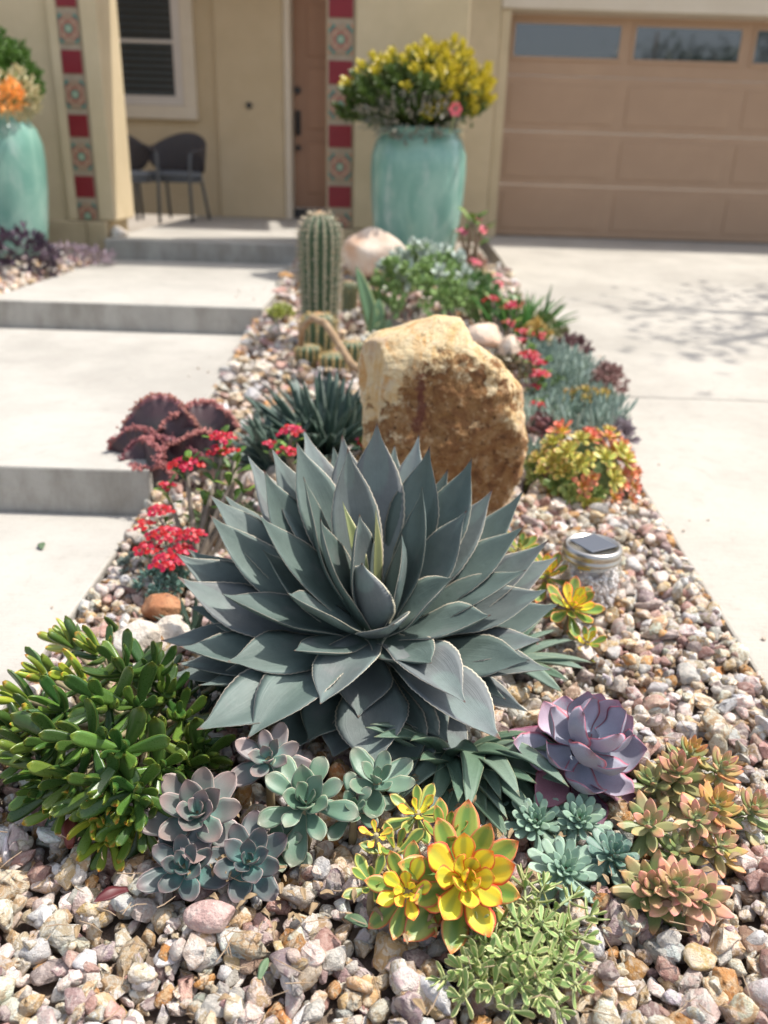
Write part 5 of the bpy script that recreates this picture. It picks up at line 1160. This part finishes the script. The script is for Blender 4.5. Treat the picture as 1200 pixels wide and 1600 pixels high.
def potplant(cx, cy, cz, label, w=1.0, yell=1, seed=0):
    t = thing('potted_shrub', label, 'shrub', (cx, cy, cz)); off = np.array(t.location); q = np.random.RandomState(seed); G = []; Yl = []; tm = leaf_t(1, .5, .1, OBO, cup=.2, arch=-.04, nu=5, nv=4)
    heads = []
    for i in range(150):
        a = i*2.4; t_ = (i+.5)/150; e = math.asin(max(-.12, 1-1.12*t_)); rr_ = q.uniform(.9, 1.08)
        side = .46*w if math.cos(a) > 0 else .50*w
        heads.append(np.array([math.cos(a)*math.cos(e)*side, math.sin(a)*math.cos(e)*.36, .16+math.sin(e)*.36+.04*math.cos(a)])*rr_)
    for hd in heads:
        A = nrm(hd+np.array([0, -.05, .15])); B = frame((1, 0, 0) if abs(A[0]) < .9 else (0, 1, 0), A); yl = yell and (hd[2] > .24-hd[0]*.35+q.normal()*.13)
        for k in range(22):
            a = k*2.4; e = R(80-85*k/21); rad = B[:, 0]*math.cos(a)+B[:, 1]*math.sin(a); D = rad*math.cos(e)+A*math.sin(e); (Yl if yl and k < (19 if hd[0] > 0 else 11) else G).append(xf(tm, frame(D, A), hd-A*.06*k/21+rad*.01+off, .05*q.uniform(.7, 1.2)))
        G.append(xf(tube_t([(0, 0, -.05), tuple(hd*.5), tuple(hd)], .012, 4, False), None, off))
    for i in range(900):
        d = nrm(q.normal(size=3)); d[2] = abs(d[2]); p = d*np.array([.42*w, .32, .44])*q.uniform(.4, .95); G.append(xf(tm, frame(nrm(q.normal(size=3)+d), (0, 0, 1)), p+off+np.array([0, 0, .06]), .06*q.uniform(.6, 1.1)))
    put('foliage', join(G), M_PG, t, smooth=True, kind='stuff')
    if Yl: put('yellow_heads', join(Yl), M_PY, t, smooth=True, kind='stuff')
    return t
potplant(PX-.02, PY, 1.26, 'rounded green shrub with bright yellow heads in the right teal pot', 1.05, 1, 1)
blob('grey_trailing_succulent', 'greyish trailing succulents hanging over the front rim of the right pot', 'succulent', (PX-.06, PY-.30, 1.33), .33, .12, .13, 420, .06, M_PGR, 3)
fl_ = thing('pink_flower', 'single pink flower in front of the yellow shrub', 'flower', (PX+.21, PY-.42, 1.38)); inst('petals', mesh('petals', join([xf(leaf_t(.05, .04, .004, RND, cup=.2, nu=5, nv=4), frame((math.cos(a), -.5, math.sin(a)), (0, -1, 0)), (0, 0, .0)) for a in np.linspace(0, 6.28, 7)[:-1]])), M_PNKF, fl_); 
inst('stalk', mesh('stalk', tube_t([(0, 0, 0), (-.02, .1, -.14)], .006, 5)), M_STEMG, fl_)
potplant(QX-.02, QY, 1.24, 'dark green leafy shrub in the left teal pot', .85, 0, 2)
blob('orange_flowered_succulent', 'cream green succulent in front of the left pot shrub', 'succulent', tuple(aty(22, 150, 5.85)), .17, .1, .13, 300, .06, leafmat2('cream_green_leaf', (.42, .42, .25), (.5, .45, .25)), 5)
blob('orange_bloom', 'orange bloom at the rim of the left pot', 'flower', tuple(aty(16, 152, 5.68)), .085, .05, .07, 150, .05, leafmat2('orange_petal', (.8, .28, .05), (.85, .4, .08)), 6)
# purple plants lower left
M_DP = leafmat2('black_purple_leaf', (.06, .035, .06), (.12, .07, .1)); M_LP = leafmat2('lilac_leaf', (.38, .28, .33), (.5, .4, .42))
c_ = aty(28, 392, 5.6); blob('purple_foliage_plant', 'blackish purple leafy plant in front of the left pot', 'plant', (c_[0], c_[1], .42), .24, .16, .14, 480, .07, M_DP, 7)
c_ = at(105, 400, .36); blob('lilac_ground_cover', 'pale lilac succulents spreading beside the left plinth', 'succulent', (c_[0], c_[1], .36), .32, .22, .06, 520, .045, M_LP, 8)
# ------------------------------------------------------------------ debris on the gravel
M_DRYR = mat_leaf('dried_red_leaf', (.13, .025, .02), rough=.5, var=.3); M_DRYB = mat_leaf('dried_brown_leaf', (.2, .12, .07), rough=.7, var=.3); M_FRG = mat_leaf('fallen_green_leaf', (.10, .16, .08), rough=.5)
for k, (px, py, L_, mt, lab) in enumerate([(42, 1232, .05, M_DRYR, 'dark red fallen leaf at the left below the finger jade'), (110, 1325, .06, M_DRYR, 'long dark red fallen leaf lower left under the jade bush'), (200, 1390, .05, M_DRYR, 'dark red leaf half under the gravel below the jade bush'),
    (540, 1432, .04, M_FRG, 'green fallen leaf beside the yellow aeoniums'), (405, 1530, .03, M_FRG, 'small green leaf fallen between stones near the bottom'), (1058, 1415, .03, M_DRYB, 'brown dried leaf below the salmon sedum'), (65, 848, .05, M_FRG, 'green leaf lying on the lower walkway')]):
    z_ = .042 if k < 6 else .004; c_ = at(px, py, z_); D = np.array([math.cos(k*1.9), math.sin(k*1.9), .15 if k < 6 else .0])
    put('fallen_leaf', xf(leaf_t(L_, L_*.42, .002, OVA, cup=.3, arch=.08, nu=10, nv=4, wave=.1), frame(D, (0, -.2, 1)), c_), mt, smooth=True, label=lab, cat='leaf')
qp = np.random.RandomState(31); pbs = []
for _ in range(46):
    y_ = qp.uniform(1.3, 5.5)
    if qp.rand() < .6: x_ = float(x_right(y_))+abs(qp.normal())*.09+.02; z_ = float(z_drive(y_))
    else: x_ = -.78-abs(qp.normal())*.08; z_ = 0 if y_ < 2.36 else (.15 if y_ < 4.5 else .3)
    pbs.append(xf(VF[qp.randint(24)], flatrot(qp), (x_, y_, z_+.004), qp.uniform(.004, .011)))
T_ = join(pbs); put('stray_pebbles', T_, M_STONE, attrs={'col': (.6, .5, .42), 'col2': (.5, .38, .28)}, kind='stuff', label='stray pebbles kicked out onto the walkway and driveway edges', cat='pebbles')
dl = []
for _ in range(150):
    px, py = (qp.uniform(230, 1180), qp.uniform(1200, 1460)) if qp.rand() < .7 else (qp.uniform(100, 1150), qp.uniform(950, 1600)); c_ = at(px, py, .036+qp.rand()*.01); L_ = qp.uniform(.010, .026); a = qp.rand()*6.28
    dl.append(xf(leaf_t(L_, L_*.4, .0012, OVA, cup=.8, arch=.15, nu=7, nv=4, wave=.3, seed=_), frame((math.cos(a), math.sin(a), qp.normal()*.3), (0, 0, 1)), c_))
put('dead_leaves', join(dl), mat_leaf('withered_leaf', (.22, .13, .08), alt=(.3, .2, .12), rough=.8, mott=.3), smooth=True, kind='stuff', label='withered brown leaflets caught between stones under the succulents', cat='debris')
qd = np.random.RandomState(77); tw = []
for _ in range(130):
    px, py = qd.uniform(0, 1200), qd.uniform(1080, 1600); c_ = at(px, py, .04+qd.rand()*.012); a = qd.rand()*6.28; L_ = qd.uniform(.01, .045); d = np.array([math.cos(a), math.sin(a), qd.normal()*.25])
    tw.append(tube_t([c_, c_+d*L_*.5+qd.normal(size=3)*.002, c_+d*L_], [.0008, .001, .0005], 4, False))
put('dry_twigs', join(tw), mat_surf('dry_twig', (.3, .2, .12), (.4, .3, .2), 30, .9, 0), smooth=True, kind='stuff', label='thin dry twigs and grass scattered on the near gravel', cat='debris')

# ------------------------------------------------------------------ trees outside the frame (shadow on the driveway, reflection in the garage windows)
M_TB = mat_surf('tree_bark', (.16, .12, .09), (.22, .17, .13), 8, .9, .5, 30, .02); M_TL = leafmat2('tree_leaf', (.06, .11, .03), (.09, .15, .04))
def tree(label, x, y, z, h, cr, n, L, seed):
    q = np.random.RandomState(seed); t = thing('tree', label, 'tree', (x, y, z), None)
    ls = [tube_t([(x, y, z), (x+.1, y, z+h*.3), (x, y, z+h*.6), (x, y, z+h*.85)], [h*.03, h*.025, h*.018, h*.006], 10)]; cl = []
    for i in range(14):
        a = i*2.4; e = q.uniform(.2, 1.1); b = np.array([x, y, z+h*q.uniform(.35, .65)]); p = b+np.array([math.cos(a)*math.cos(e), math.sin(a)*math.cos(e), math.sin(e)])*cr*q.uniform(.6, 1); ls.append(tube_t([b, (b+p)/2+q.normal(size=3)*.08, p], [h*.012, h*.008, h*.003], 6)); cl.append(p)
    put('trunk', join(ls), M_TB, t, smooth=True); tm = leaf_t(1, .45, .02, OVA, nu=3, nv=2); Ts = []
    for i in range(n):
        c_ = cl[i % len(cl)]; p = c_+q.normal(size=3)*cr*.2; Ts.append(xf(tm, frame(q.normal(size=3), (0, 0, 1)), p, L*q.uniform(.6, 1.3)))
    put('crown', join(Ts), M_TL, t, kind='stuff')
tree('airy tree beside the driveway right of the picture', 5.5, 6.3, .2, 7.6, 1.5, 1500, .10, 1)
for k, (x, y, h) in enumerate(((10.4, -19, 7.6), (13.2, -20, 6.9), (16, -19, 8.2))):
    tree(('nearest street tree reflected in the second garage window', 'middle street tree reflected in the garage windows', 'far street tree reflected in the third garage window')[k], x, y, -.1, h, 1.9, 1500, .3, 10+k)
